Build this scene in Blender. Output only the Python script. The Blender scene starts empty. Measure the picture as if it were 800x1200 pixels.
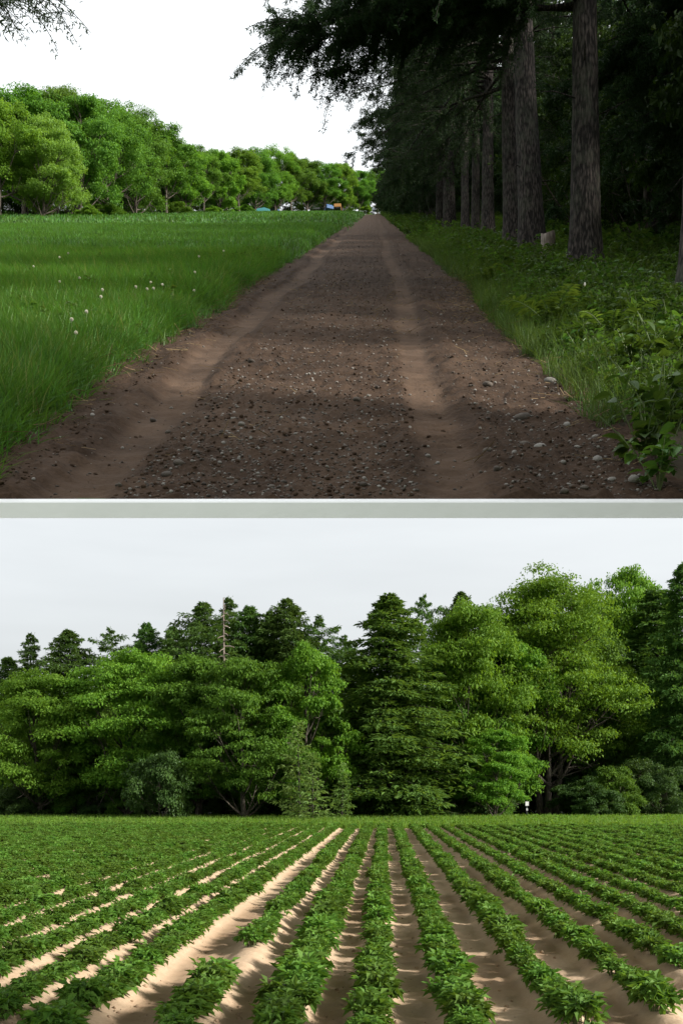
import bpy, math, random
import numpy as np
from mathutils import Vector, Matrix, Euler

random.seed(7)
RNG = np.random.default_rng(7)
scene = bpy.context.scene
COL = scene.collection
R = math.radians

# ------------------------------------------------------------------ camera
F = 1250.0            # focal length in photograph pixels (800 x 1200)
HY = 928.0            # picture row of the level horizon (potato field)
CZ = 1.9              # eye height above the potato ridges
cam = bpy.data.cameras.new('camera')
cam.sensor_fit = 'VERTICAL'
cam.sensor_height = 36.0
cam.lens = 36.0 * F / 1200.0
cam.shift_y = (HY - 600.0) / 1200.0
cam.clip_start = 0.05
cam.clip_end = 6000
cam_ob = bpy.data.objects.new('camera', cam)
cam_ob.location = (0, 0, CZ)
cam_ob.rotation_euler = (R(90), 0, 0)
COL.objects.link(cam_ob)
scene.camera = cam_ob

# ------------------------------------------------------------------ sky, sun, exposure
SUN_EL, SUN_AZ = 26.0, 110.0        # azimuth clockwise from +Y: the sun stands over the wood
world = bpy.data.worlds.new('World')
scene.world = world
world.use_nodes = True
wn, wl = world.node_tree.nodes, world.node_tree.links
wn.clear()
w_out = wn.new('ShaderNodeOutputWorld')
w_bg = wn.new('ShaderNodeBackground')
w_bg.inputs['Strength'].default_value = 0.1
w_sky = wn.new('ShaderNodeTexSky')
w_sky.sky_type = 'NISHITA'
w_sky.sun_disc = False
w_sky.sun_elevation = R(SUN_EL)
w_sky.sun_rotation = R(SUN_AZ)
w_sky.dust_density = 4.0
# bright high overcast: the plain (1 + 2 sin elevation) / 3 law, with faint cloud streaks
w_tc = wn.new('ShaderNodeTexCoord')
w_sep = wn.new('ShaderNodeSeparateXYZ')
w_mr = wn.new('ShaderNodeMapRange')
w_mr.inputs['From Min'].default_value = 0.0
w_mr.inputs['From Max'].default_value = 1.0
w_mr.inputs['To Min'].default_value = 3.8
w_mr.inputs['To Max'].default_value = 11.8
w_map = wn.new('ShaderNodeMapping')
w_map.inputs['Scale'].default_value = (1.5, 1.5, 9.0)
w_noise = wn.new('ShaderNodeTexNoise')
w_noise.inputs['Scale'].default_value = 1.6
w_noise.inputs['Detail'].default_value = 5
w_nr = wn.new('ShaderNodeMapRange')
w_nr.inputs['From Min'].default_value = 0.3
w_nr.inputs['From Max'].default_value = 0.7
w_nr.inputs['To Min'].default_value = 0.91
w_nr.inputs['To Max'].default_value = 1.05
w_mul = wn.new('ShaderNodeMath'); w_mul.operation = 'MULTIPLY'
w_tint = wn.new('ShaderNodeMix'); w_tint.data_type = 'RGBA'; w_tint.blend_type = 'MULTIPLY'
w_tint.inputs['Factor'].default_value = 1.0
w_tint.inputs['A'].default_value = (0.965, 1.0, 1.012, 1)
w_mix = wn.new('ShaderNodeMix'); w_mix.data_type = 'RGBA'
w_mix.inputs['Factor'].default_value = 0.88
wl.new(w_tc.outputs['Generated'], w_sep.inputs[0])
wl.new(w_sep.outputs['Z'], w_mr.inputs['Value'])
wl.new(w_tc.outputs['Generated'], w_map.inputs['Vector'])
wl.new(w_map.outputs[0], w_noise.inputs['Vector'])
wl.new(w_noise.outputs['Fac'], w_nr.inputs['Value'])
wl.new(w_mr.outputs[0], w_mul.inputs[0])
wl.new(w_nr.outputs[0], w_mul.inputs[1])
wl.new(w_mul.outputs[0], w_tint.inputs['B'])
wl.new(w_sky.outputs[0], w_mix.inputs['A'])
wl.new(w_tint.outputs['Result'], w_mix.inputs['B'])
wl.new(w_mix.outputs['Result'], w_bg.inputs['Color'])
wl.new(w_bg.outputs[0], w_out.inputs['Surface'])

sun = bpy.data.lights.new('sun', 'SUN')
sun.energy = 4.8
sun.angle = R(7.5)
sun.color = (1.0, 0.95, 0.87)
sun_ob = bpy.data.objects.new('sun', sun)
sd = Vector((math.sin(R(SUN_AZ)) * math.cos(R(SUN_EL)), math.cos(R(SUN_AZ)) * math.cos(R(SUN_EL)), math.sin(R(SUN_EL))))
sun_ob.rotation_euler = sd.to_track_quat('Z', 'Y').to_euler()
sun_ob.location = (60, -10, 60)
COL.objects.link(sun_ob)

scene.view_settings.view_transform = 'Standard'
scene.view_settings.look = 'None'
scene.view_settings.exposure = 0.82
scene.view_settings.gamma = 1.0
scene.render.engine = 'CYCLES'
scene.cycles.max_bounces = 8
scene.cycles.diffuse_bounces = 5
scene.cycles.glossy_bounces = 2
scene.cycles.transmission_bounces = 4
scene.cycles.transparent_max_bounces = 4

# ------------------------------------------------------------------ terrain of the two places
UP_HY = 243.0                       # where the hillside road runs out of sight
UP_H = 1.5                          # eye height above the hillside road, measured straight down
S = (HY - UP_HY) / F                # grade of the hillside
DX = (437.0 - 400.0) / F            # the road's drift to the side
Y0 = 5.42                           # foot of the hillside where it meets the ledge

def smooth(a, b, t):
    t = np.clip((np.asarray(t, float) - a) / (b - a), 0, 1)
    return t * t * (3 - 2 * t)

_NG = np.random.default_rng(99).random((256, 256))
def vnoise(x, y):
    x = np.asarray(x, float); y = np.asarray(y, float)
    xi = np.floor(x).astype(int); yi = np.floor(y).astype(int)
    fx = x - xi; fy = y - yi
    fx = fx * fx * (3 - 2 * fx); fy = fy * fy * (3 - 2 * fy)
    g = lambda a, b: _NG[a & 255, b & 255]
    return (g(xi, yi) * (1 - fx) + g(xi + 1, yi) * fx) * (1 - fy) + (g(xi, yi + 1) * (1 - fx) + g(xi + 1, yi + 1) * fx) * fy
def fbm(x, y, o=4):
    t = 0; a = 0.5
    for i in range(o):
        t = t + a * vnoise(x * 2 ** i + 17.3 * i, y * 2 ** i + 5.1 * i); a *= 0.5
    return t

def left_edge(y): return -2.38 + 0.35 * (fbm(np.asarray(y, float) * 0.6, 3.3 + 0 * np.asarray(y, float), 3) - 0.45)
def right_edge(y): return 1.42 + 0.5 * (fbm(np.asarray(y, float) * 0.5, 8.3 + 0 * np.asarray(y, float), 3) - 0.4) + 0.3 * smooth(9, 22, y)

def up_z(x, y):
    """top of the hillside soil"""
    x = np.asarray(x, float); y = np.asarray(y, float)
    u = x - DX * y
    z = (CZ - UP_H) + S * y
    z = z + 0.16 * smooth(0.0, 0.35, left_edge(y) - u) + 0.30 * smooth(0.0, 1.6, u - right_edge(y) - 0.1) + 0.05 * (fbm(x * 0.5, y * 0.5, 3) - 0.47) * smooth(0.1, 0.6, np.maximum(left_edge(y) - u, u - right_edge(y)))
    return z
def upx(px, z):
    return (px - 400.0) / F * z

# ------------------------------------------------------------------ mesh helpers
def make_mesh(name, V, faces, mats, smooth_shade=False, midx=None, attr=None):
    """V (n,3); faces: list of (m,k) index arrays"""
    V = np.asarray(V, np.float32)
    me = bpy.data.meshes.new(name)
    faces = [np.asarray(f, np.int32) for f in faces if len(f)]
    nl = sum(f.size for f in faces); nf = sum(len(f) for f in faces)
    me.vertices.add(len(V)); me.vertices.foreach_set('co', V.ravel())
    me.loops.add(nl); me.polygons.add(nf)
    me.loops.foreach_set('vertex_index', np.concatenate([f.ravel() for f in faces]))
    tot = np.concatenate([np.full(len(f), f.shape[1], np.int32) for f in faces])
    start = np.concatenate([[0], np.cumsum(tot)[:-1]]).astype(np.int32)
    me.polygons.foreach_set('loop_start', start)
    me.polygons.foreach_set('loop_total', tot)
    if midx is not None:
        me.polygons.foreach_set('material_index', np.asarray(midx, np.int32))
    me.polygons.foreach_set('use_smooth', np.full(nf, bool(smooth_shade)))
    for m in (mats if isinstance(mats, (list, tuple)) else [mats]):
        me.materials.append(m)
    if attr:
        for k, v in attr.items():
            a = me.attributes.new(k, 'FLOAT', 'POINT')
            a.data.foreach_set('value', np.asarray(v, np.float32))
    me.update(calc_edges=True)
    me.validate()
    return me

class MB:
    """collects pieces of geometry for one mesh"""
    def __init__(s): s.V = []; s.F = []; s.M = []; s.n = 0
    def add(s, V, faces, m=0):
        V = np.asarray(V, float).reshape(-1, 3)
        for f in faces:
            f = np.asarray(f, int)
            if len(f): s.F.append(f + s.n); s.M.append(np.full(len(f), m))
        s.V.append(V); s.n += len(V)
    def tube(s, P, rad, sides=6, m=0, cap=True):
        P = np.asarray(P, float); n = len(P); rad = np.broadcast_to(rad, n)
        T = np.gradient(P, axis=0); T /= np.linalg.norm(T, axis=1)[:, None] + 1e-9
        ref = np.where(np.abs(T[:, 2:3]) > 0.9, [[1, 0, 0]], [[0, 0, 1.0]])
        A = np.cross(T, ref); A /= np.linalg.norm(A, axis=1)[:, None] + 1e-9
        B = np.cross(T, A)
        th = np.arange(sides) * 2 * math.pi / sides
        ring = P[:, None] + rad[:, None, None] * (np.cos(th)[None, :, None] * A[:, None] + np.sin(th)[None, :, None] * B[:, None])
        V = ring.reshape(-1, 3)
        i = np.arange(n - 1)[:, None] * sides; j = np.arange(sides)[None]
        k = (j + 1) % sides
        q = np.stack([i + j, i + k, i + sides + k, i + sides + j], -1).reshape(-1, 4)
        fs = [q]
        if cap:
            fs += [np.arange(sides)[None, ::-1], (n - 1) * sides + np.arange(sides)[None]]
        s.add(V, fs, m)
    def box(s, lo, hi, m=0, rot=None, org=None):
        lo = np.asarray(lo, float); hi = np.asarray(hi, float)
        V = np.array([[x, y, z] for x in (lo[0], hi[0]) for y in (lo[1], hi[1]) for z in (lo[2], hi[2])])
        f = np.array([[0, 1, 3, 2], [4, 6, 7, 5], [0, 4, 5, 1], [2, 3, 7, 6], [0, 2, 6, 4], [1, 5, 7, 3]])
        s.add(V, [f], m)
    def leaves(s, C, N, D, size, width=0.55, fold=0.18, m=0):
        """folded rhombic leaves: base C, normal N, direction D"""
        n = len(C)
        D = D - N * np.sum(D * N, 1)[:, None]; D /= np.linalg.norm(D, axis=1)[:, None] + 1e-9
        N = N / (np.linalg.norm(N, axis=1)[:, None] + 1e-9)
        Sd = np.cross(N, D)
        L = np.broadcast_to(size, n)[:, None]
        W = L * width * 0.5
        V = np.stack([C, C + D * L * 0.45 + Sd * W + N * L * fold, C + D * L - N * L * 0.12, C + D * L * 0.45 - Sd * W + N * L * fold], 1).reshape(-1, 3)
        b = np.arange(n)[:, None] * 4
        s.add(V, [np.concatenate([b + [[0, 2, 1]], b + [[0, 3, 2]]])], m)
    def ovals(s, C, N, D, size, width=0.6, m=0):
        """broad pointed leaves with a midrib fold and a curved blade"""
        n = len(C)
        N = N / (np.linalg.norm(N, axis=1)[:, None] + 1e-9)
        D = D - N * np.sum(D * N, 1)[:, None]; D /= np.linalg.norm(D, axis=1)[:, None] + 1e-9
        Sd = np.cross(N, D); L = np.broadcast_to(size, n)[:, None]
        t = np.array([0, 0.15, 0.35, 0.6, 0.82, 1.0]); wp = np.array([0.05, 0.7, 1.0, 0.85, 0.45, 0.0]) * width * 0.5
        rows = []
        for a, w in zip(t, wp):
            c = C + D * L * a - N * L * (0.25 * a * a)
            e = N * L * (w * 0.35)
            rows += [c - Sd * L * w + e, c, c + Sd * L * w + e]
        V = np.stack(rows, 1).reshape(-1, 3)
        b = np.arange(n)[:, None] * 18
        q = [[r * 3 + k, r * 3 + k + 1, r * 3 + k + 4, r * 3 + k + 3] for r in range(5) for k in range(2)]
        s.add(V, [(b[:, :, None] + np.array(q)[None]).reshape(-1, 4)], m)
    def strips(s, P, W, m=0):
        """P (n,k,3) centre lines, W (n,k,3) half-width vectors -> ribbon blades with pointed end"""
        n, k, _ = P.shape
        V = np.concatenate([P - W, P + W], 1).reshape(-1, 3)       # per blade: k left, k right
        b = np.arange(n)[:, None, None] * 2 * k
        j = np.arange(k - 1)[None, :, None]
        q = (b + j) + np.array([[[0, k, k + 1, 1]]])
        s.add(V, [q.reshape(-1, 4)], m)
    def mesh(s, name, mats, smooth_shade=False):
        V = np.concatenate(s.V)
        by = {}
        for f, m in zip(s.F, s.M): by.setdefault(f.shape[1], []).append((f, m))
        faces = []; mi = []
        for k, lst in by.items():
            faces.append(np.concatenate([a for a, _ in lst])); mi.append(np.concatenate([b for _, b in lst]))
        return make_mesh(name, V, faces, mats, smooth_shade, np.concatenate(mi))

def link(name, me, parent=None, loc=None, rot=None, scale=None):
    o = bpy.data.objects.new(name, me)
    COL.objects.link(o)
    if parent is not None: o.parent = parent
    if loc is not None: o.location = loc
    if rot is not None: o.rotation_euler = rot
    if scale is not None: o.scale = scale
    return o
def tag(o, label=None, cat=None, group=None, kind=None):
    if label: o['label'] = label
    if cat: o['category'] = cat
    if group: o['group'] = group
    if kind: o['kind'] = kind
    return o
def empty(name, loc, rot=(0, 0, 0), scale=(1, 1, 1)):
    o = bpy.data.objects.new(name, None)
    o.empty_display_size = 0.2
    o.location = loc; o.rotation_euler = rot; o.scale = scale
    COL.objects.link(o)
    return o
def runit(n, rng):
    v = rng.normal(size=(n, 3)); return v / (np.linalg.norm(v, axis=1)[:, None] + 1e-9)

# ------------------------------------------------------------------ materials
def new_mat(name):
    m = bpy.data.materials.new(name); m.use_nodes = True
    nt = m.node_tree; nt.nodes.clear()
    return m, nt.nodes, nt.links
def ramp(nodes, stops):
    r = nodes.new('ShaderNodeValToRGB')
    el = r.color_ramp.elements
    while len(el) < len(stops): el.new(0.5)
    for e, (p, c) in zip(el, stops):
        e.position = p; e.color = (*c, 1)
    return r

def leaf_mat(name, c0, c1, trans=0.35, rough=0.5, spec=0.3, obj_var=0.25, tboost=1.5, vein=None):
    m, N, L = new_mat(name)
    out = N.new('ShaderNodeOutputMaterial')
    geo = N.new('ShaderNodeNewGeometry')
    oi = N.new('ShaderNodeObjectInfo')
    tc = N.new('ShaderNodeTexCoord')
    no = N.new('ShaderNodeTexNoise'); no.inputs['Scale'].default_value = 0.9; no.inputs['Detail'].default_value = 3
    L.new(geo.outputs['Position'], no.inputs['Vector'])
    ad = N.new('ShaderNodeMath'); ad.operation = 'MULTIPLY_ADD'
    ad.inputs[1].default_value = 0.6; L.new(geo.outputs['Random Per Island'], ad.inputs[0])
    nm = N.new('ShaderNodeMath'); nm.operation = 'MULTIPLY_ADD'; nm.inputs[1].default_value = 0.9; nm.inputs[2].default_value = -0.25
    L.new(no.outputs['Fac'], nm.inputs[0]); L.new(nm.outputs[0], ad.inputs[2])
    r = ramp(N, [(0.05, c0), (0.95, c1)])
    L.new(ad.outputs[0], r.inputs[0])
    hsv = N.new('ShaderNodeHueSaturation')
    v = N.new('ShaderNodeMapRange'); v.inputs['To Min'].default_value = 1 - obj_var; v.inputs['To Max'].default_value = 1 + obj_var
    h = N.new('ShaderNodeMapRange'); h.inputs['To Min'].default_value = 0.488; h.inputs['To Max'].default_value = 0.512
    L.new(oi.outputs['Random'], v.inputs['Value']); L.new(oi.outputs['Random'], h.inputs['Value'])
    L.new(v.outputs[0], hsv.inputs['Value']); L.new(h.outputs[0], hsv.inputs['Hue'])
    L.new(r.outputs[0], hsv.inputs['Color'])
    p = N.new('ShaderNodeBsdfPrincipled')
    p.inputs['Roughness'].default_value = rough
    p.inputs['Specular IOR Level'].default_value = spec
    L.new(hsv.outputs[0], p.inputs['Base Color'])
    t = N.new('ShaderNodeBsdfTranslucent')
    tm = N.new('ShaderNodeMix'); tm.data_type = 'RGBA'; tm.blend_type = 'MULTIPLY'; tm.inputs['Factor'].default_value = 1
    tm.inputs['B'].default_value = (1.15 * tboost, 1.0 * tboost, 0.5 * tboost, 1)
    L.new(hsv.outputs[0], tm.inputs['A']); L.new(tm.outputs['Result'], t.inputs['Color'])
    mx = N.new('ShaderNodeMixShader'); mx.inputs[0].default_value = trans
    L.new(p.outputs[0], mx.inputs[1]); L.new(t.outputs[0], mx.inputs[2])
    L.new(mx.outputs[0], out.inputs[0])
    return m

def plain_mat(name, c0, c1=None, scale=8.0, rough=0.8, spec=0.3, bump=0.0, detail=4, metallic=0.0):
    m, N, L = new_mat(name)
    out = N.new('ShaderNodeOutputMaterial')
    p = N.new('ShaderNodeBsdfPrincipled')
    p.inputs['Roughness'].default_value = rough
    p.inputs['Specular IOR Level'].default_value = spec
    p.inputs['Metallic'].default_value = metallic
    geo = N.new('ShaderNodeNewGeometry'); oi = N.new('ShaderNodeObjectInfo')
    no = N.new('ShaderNodeTexNoise'); no.inputs['Scale'].default_value = scale; no.inputs['Detail'].default_value = detail
    L.new(geo.outputs['Position'], no.inputs['Vector'])
    r = ramp(N, [(0.3, c0), (0.7, c1 or c0)])
    ad = N.new('ShaderNodeMath'); ad.operation = 'MULTIPLY_ADD'; ad.inputs[1].default_value = 0.3
    L.new(oi.outputs['Random'], ad.inputs[0])
    sb = N.new('ShaderNodeMath'); sb.operation = 'SUBTRACT'; sb.inputs[1].default_value = 0.15
    L.new(no.outputs['Fac'], sb.inputs[0]); L.new(sb.outputs[0], ad.inputs[2])
    L.new(ad.outputs[0], r.inputs[0]); L.new(r.outputs[0], p.inputs['Base Color'])
    if bump:
        b = N.new('ShaderNodeBump'); b.inputs['Strength'].default_value = bump; b.inputs['Distance'].default_value = 0.02
        n2 = N.new('ShaderNodeTexNoise'); n2.inputs['Scale'].default_value = scale * 4; n2.inputs['Detail'].default_value = 5
        L.new(geo.outputs['Position'], n2.inputs['Vector'])
        L.new(n2.outputs['Fac'], b.inputs['Height']); L.new(b.outputs[0], p.inputs['Normal'])
    L.new(p.outputs[0], out.inputs[0])
    return m

def bark_mat(name, c0, c1, scale=1.0):
    m, N, L = new_mat(name)
    out = N.new('ShaderNodeOutputMaterial'); p = N.new('ShaderNodeBsdfPrincipled')
    p.inputs['Roughness'].default_value = 0.9; p.inputs['Specular IOR Level'].default_value = 0.15
    tc = N.new('ShaderNodeTexCoord'); mp = N.new('ShaderNodeMapping')
    mp.inputs['Scale'].default_value = (24 * scale, 24 * scale, 5.0 * scale)
    L.new(tc.outputs['Object'], mp.inputs[0])
    vo = N.new('ShaderNodeTexVoronoi'); vo.feature = 'F1'; vo.inputs['Scale'].default_value = 1.3
    no = N.new('ShaderNodeTexNoise'); no.inputs['Scale'].default_value = 1.0; no.inputs['Detail'].default_value = 6
    L.new(mp.outputs[0], no.inputs['Vector'])
    mixv = N.new('ShaderNodeMix'); mixv.data_type = 'RGBA'; mixv.inputs['Factor'].default_value = 0.25
    L.new(mp.outputs[0], mixv.inputs['A']); L.new(no.outputs['Color'], mixv.inputs['B'])
    L.new(mp.outputs[0], vo.inputs['Vector'])
    mul = N.new('ShaderNodeMath'); mul.operation = 'MULTIPLY_ADD'; mul.inputs[1].default_value = 0.5
    L.new(vo.outputs['Distance'], mul.inputs[0]); L.new(no.outputs['Fac'], mul.inputs[2])
    r = ramp(N, [(0.5, c1), (0.82, c0)])
    L.new(mul.outputs[0], r.inputs[0])
    ln = N.new('ShaderNodeTexNoise'); ln.inputs['Scale'].default_value = 1.7; ln.inputs['Detail'].default_value = 6; ln.inputs['Roughness'].default_value = 0.7
    L.new(tc.outputs['Object'], ln.inputs['Vector'])
    lr_ = ramp(N, [(0.50, (0, 0, 0)), (0.66, (0.65, 0.65, 0.65))]); L.new(ln.outputs['Fac'], lr_.inputs[0])
    lm = N.new('ShaderNodeMix'); lm.data_type = 'RGBA'; L.new(lr_.outputs[0], lm.inputs['Factor']); L.new(r.outputs[0], lm.inputs['A']); lm.inputs['B'].default_value = (0.062, 0.068, 0.048, 1)
    L.new(lm.outputs['Result'], p.inputs['Base Color'])
    b = N.new('ShaderNodeBump'); b.inputs['Strength'].default_value = 0.9; b.inputs['Distance'].default_value = 0.03
    b.invert = True
    L.new(mul.outputs[0], b.inputs['Height']); L.new(b.outputs[0], p.inputs['Normal'])
    L.new(p.outputs[0], out.inputs[0])
    return m

def soil_mat(name, dark, light, dust_tone, scale, bump=0.5, attr=None, speck=None):
    m, N, L = new_mat(name)
    out = N.new('ShaderNodeOutputMaterial'); p = N.new('ShaderNodeBsdfPrincipled')
    p.inputs['Roughness'].default_value = 0.95; p.inputs['Specular IOR Level'].default_value = 0.1
    geo = N.new('ShaderNodeNewGeometry')
    n1 = N.new('ShaderNodeTexNoise'); n1.inputs['Scale'].default_value = scale; n1.inputs['Detail'].default_value = 7; n1.inputs['Roughness'].default_value = 0.65
    n2 = N.new('ShaderNodeTexNoise'); n2.inputs['Scale'].default_value = scale * 14; n2.inputs['Detail'].default_value = 4
    L.new(geo.outputs['Position'], n1.inputs['Vector']); L.new(geo.outputs['Position'], n2.inputs['Vector'])
    ad = N.new('ShaderNodeMath'); ad.operation = 'MULTIPLY_ADD'; ad.inputs[1].default_value = 0.45
    sb = N.new('ShaderNodeMath'); sb.operation = 'MULTIPLY'; sb.inputs[1].default_value = 0.6
    L.new(n1.outputs['Fac'], sb.inputs[0])
    L.new(n2.outputs['Fac'], ad.inputs[0]); L.new(sb.outputs[0], ad.inputs[2])
    r = ramp(N, [(0.34, dark), (0.72, light)])
    L.new(ad.outputs[0], r.inputs[0])
    col = r.outputs[0]
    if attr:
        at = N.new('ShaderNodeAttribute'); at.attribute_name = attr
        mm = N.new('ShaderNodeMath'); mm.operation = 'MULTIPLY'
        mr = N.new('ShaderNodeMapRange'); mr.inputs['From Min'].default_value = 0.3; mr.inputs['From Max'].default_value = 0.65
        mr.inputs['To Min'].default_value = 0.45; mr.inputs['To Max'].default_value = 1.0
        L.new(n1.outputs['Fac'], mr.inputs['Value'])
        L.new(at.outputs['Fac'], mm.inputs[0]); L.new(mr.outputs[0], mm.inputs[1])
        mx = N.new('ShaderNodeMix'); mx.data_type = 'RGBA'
        L.new(mm.outputs[0], mx.inputs['Factor']); L.new(col, mx.inputs['A']); mx.inputs['B'].default_value = (*dust_tone, 1)
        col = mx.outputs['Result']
    L.new(col, p.inputs['Base Color'])
    b = N.new('ShaderNodeBump'); b.inputs['Strength'].default_value = bump; b.inputs['Distance'].default_value = 0.02
    L.new(ad.outputs[0], b.inputs['Height']); L.new(b.outputs[0], p.inputs['Normal'])
    L.new(p.outputs[0], out.inputs[0])
    return m

M = {}
M['road'] = soil_mat('road_soil', (0.018, 0.011, 0.007), (0.068, 0.043, 0.0285), (0.100, 0.066, 0.045), 3.0, 1.0, 'dust_tone')
M['meadow_soil'] = soil_mat('meadow_soil', (0.03, 0.05, 0.015), (0.07, 0.11, 0.03), (0.1, 0.07, 0.05), 1.2, 0.5)
M['forest_soil'] = soil_mat('forest_soil', (0.022, 0.018, 0.012), (0.06, 0.05, 0.03), (0.1, 0.07, 0.05), 1.5, 0.6)
M['field_soil'] = soil_mat('field_soil', (0.40, 0.285, 0.19), (0.54, 0.41, 0.29), (0.33, 0.225, 0.145), 2.2, 0.5, 'furrow_tone')
M['land'] = soil_mat('land', (0.05, 0.07, 0.02), (0.09, 0.13, 0.04), (0.1, 0.07, 0.05), 0.5, 0.3)
M['clod'] = soil_mat('clod_soil', (0.030, 0.019, 0.0125), (0.085, 0.056, 0.038), (0.1, 0.07, 0.05), 6.0, 0.8)
M['crumb'] = soil_mat('crumb_soil', (0.26, 0.175, 0.11), (0.46, 0.34, 0.235), (0.1, 0.07, 0.05), 9.0, 0.8)
M['concrete'] = plain_mat('pale_concrete', (0.84, 0.84, 0.835), (0.88, 0.88, 0.875), 3.0, 0.85, 0.2, 0.15)
M['stone'] = plain_mat('stone', (0.045, 0.036, 0.029), (0.115, 0.096, 0.08), 22.0, 0.8, 0.3, 0.25)
M['pale_stone'] = plain_mat('pale_stone', (0.16, 0.147, 0.130), (0.25, 0.232, 0.21), 18.0, 0.8, 0.3, 0.25)
M['grass'] = leaf_mat('grass', (0.034, 0.105, 0.018), (0.085, 0.19, 0.034), 0.36, 0.5, 0.3, 0.28)
M['seed_stalk'] = leaf_mat('seed_stalk', (0.12, 0.17, 0.06), (0.24, 0.27, 0.12), 0.3, 0.6, 0.2, 0.2)
M['bright_grass'] = leaf_mat('bright_grass', (0.08, 0.165, 0.02), (0.15, 0.255, 0.04), 0.38, 0.6, 0.2, 0.15)
M['verge_grass'] = leaf_mat('verge_grass', (0.038, 0.08, 0.016), (0.085, 0.14, 0.03), 0.3, 0.6, 0.2, 0.25)
M['straw'] = leaf_mat('straw', (0.16, 0.11, 0.06), (0.30, 0.22, 0.13), 0.15, 0.8, 0.1, 0.2, 1.0)
M['herb'] = leaf_mat('herb_leaf', (0.03, 0.08, 0.014), (0.085, 0.155, 0.03), 0.3, 0.45, 0.35, 0.3)
M['fern'] = leaf_mat('fern_leaf', (0.06, 0.13, 0.025), (0.12, 0.2, 0.04), 0.35, 0.5, 0.25, 0.15)
M['leaf_mid'] = leaf_mat('leaf_mid', (0.045, 0.120, 0.014), (0.125, 0.255, 0.030), 0.36, 0.6, 0.2, 0.18)
M['leaf_light'] = leaf_mat('leaf_light', (0.066, 0.160, 0.015), (0.165, 0.30, 0.034), 0.38, 0.6, 0.2, 0.14)
M['leaf_yellow'] = leaf_mat('leaf_yellow', (0.09, 0.185, 0.02), (0.20, 0.33, 0.045), 0.40, 0.5, 0.3, 0.08)
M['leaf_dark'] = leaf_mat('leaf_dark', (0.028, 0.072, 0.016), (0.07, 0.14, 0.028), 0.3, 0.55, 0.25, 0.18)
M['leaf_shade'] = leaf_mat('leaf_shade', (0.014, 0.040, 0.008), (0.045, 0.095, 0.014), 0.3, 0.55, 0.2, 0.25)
M['needle'] = leaf_mat('needle', (0.045, 0.105, 0.024), (0.10, 0.185, 0.042), 0.32, 0.65, 0.12, 0.15)
M['needle_mid'] = leaf_mat('needle_mid', (0.055, 0.115, 0.024), (0.12, 0.205, 0.042), 0.34, 0.65, 0.12, 0.1)
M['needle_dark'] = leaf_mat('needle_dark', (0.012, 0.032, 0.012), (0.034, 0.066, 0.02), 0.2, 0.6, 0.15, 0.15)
M['needle_larch'] = leaf_mat('needle_larch', (0.09, 0.155, 0.035), (0.16, 0.24, 0.06), 0.3, 0.55, 0.2, 0.12)
M['potato'] = leaf_mat('potato_leaf', (0.050, 0.118, 0.016), (0.13, 0.245, 0.04), 0.34, 0.6, 0.18, 0.22)
M['stem'] = plain_mat('green_stem', (0.08, 0.12, 0.04), (0.12, 0.15, 0.06), 5, 0.7)
M['bark'] = bark_mat('conifer_bark', (0.014, 0.012, 0.011), (0.085, 0.070, 0.062))
M['bark_grey'] = bark_mat('broadleaf_bark', (0.05, 0.042, 0.035), (0.16, 0.135, 0.11), 0.6)
M['dead_wood'] = bark_mat('dead_wood', (0.16, 0.13, 0.11), (0.34, 0.29, 0.25), 0.8)
M['fluff'] = leaf_mat('seed_fluff', (0.62, 0.63, 0.6), (0.8, 0.8, 0.78), 0.3, 0.9, 0.1, 0.05, 1.0)

# ------------------------------------------------------------------ scatter with geometry nodes (only for uncountable cover)
def scatter(name, pts, rot, scl, idx, protos):
    pc = bpy.data.collections.new(name + '_kinds')
    for i, me in enumerate(protos):
        o = bpy.data.objects.new('%s_kind_%02d' % (name, i), me); pc.objects.link(o)
    me = bpy.data.meshes.new(name)
    me.vertices.add(len(pts)); me.vertices.foreach_set('co', np.asarray(pts, np.float32).ravel())
    a = me.attributes.new('rot', 'FLOAT_VECTOR', 'POINT'); a.data.foreach_set('vector', np.asarray(rot, np.float32).ravel())
    a = me.attributes.new('scl', 'FLOAT_VECTOR', 'POINT'); a.data.foreach_set('vector', np.asarray(scl, np.float32).ravel())
    a = me.attributes.new('idx', 'INT', 'POINT'); a.data.foreach_set('value', np.asarray(idx, np.int32))
    o = link(name, me)
    ng = bpy.data.node_groups.new(name + '_nodes', 'GeometryNodeTree')
    ng.interface.new_socket('Geometry', in_out='INPUT', socket_type='NodeSocketGeometry')
    ng.interface.new_socket('Geometry', in_out='OUTPUT', socket_type='NodeSocketGeometry')
    N, L = ng.nodes, ng.links
    gi = N.new('NodeGroupInput'); go = N.new('NodeGroupOutput')
    ip = N.new('GeometryNodeInstanceOnPoints')
    ci = N.new('GeometryNodeCollectionInfo'); ci.inputs['Collection'].default_value = pc
    ci.inputs['Separate Children'].default_value = True; ci.inputs['Reset Children'].default_value = True
    ip.inputs['Pick Instance'].default_value = True
    def na(nm, t):
        n = N.new('GeometryNodeInputNamedAttribute'); n.data_type = t; n.inputs['Name'].default_value = nm; return n.outputs['Attribute']
    er = N.new('FunctionNodeEulerToRotation')
    L.new(na('rot', 'FLOAT_VECTOR'), er.inputs[0])
    L.new(gi.outputs[0], ip.inputs['Points']); L.new(ci.outputs[0], ip.inputs['Instance'])
    L.new(na('idx', 'INT'), ip.inputs['Instance Index']); L.new(er.outputs[0], ip.inputs['Rotation'])
    L.new(na('scl', 'FLOAT_VECTOR'), ip.inputs['Scale']); L.new(ip.outputs[0], go.inputs[0])
    md = o.modifiers.new('cover', 'NODES'); md.node_group = ng
    return o

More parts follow.
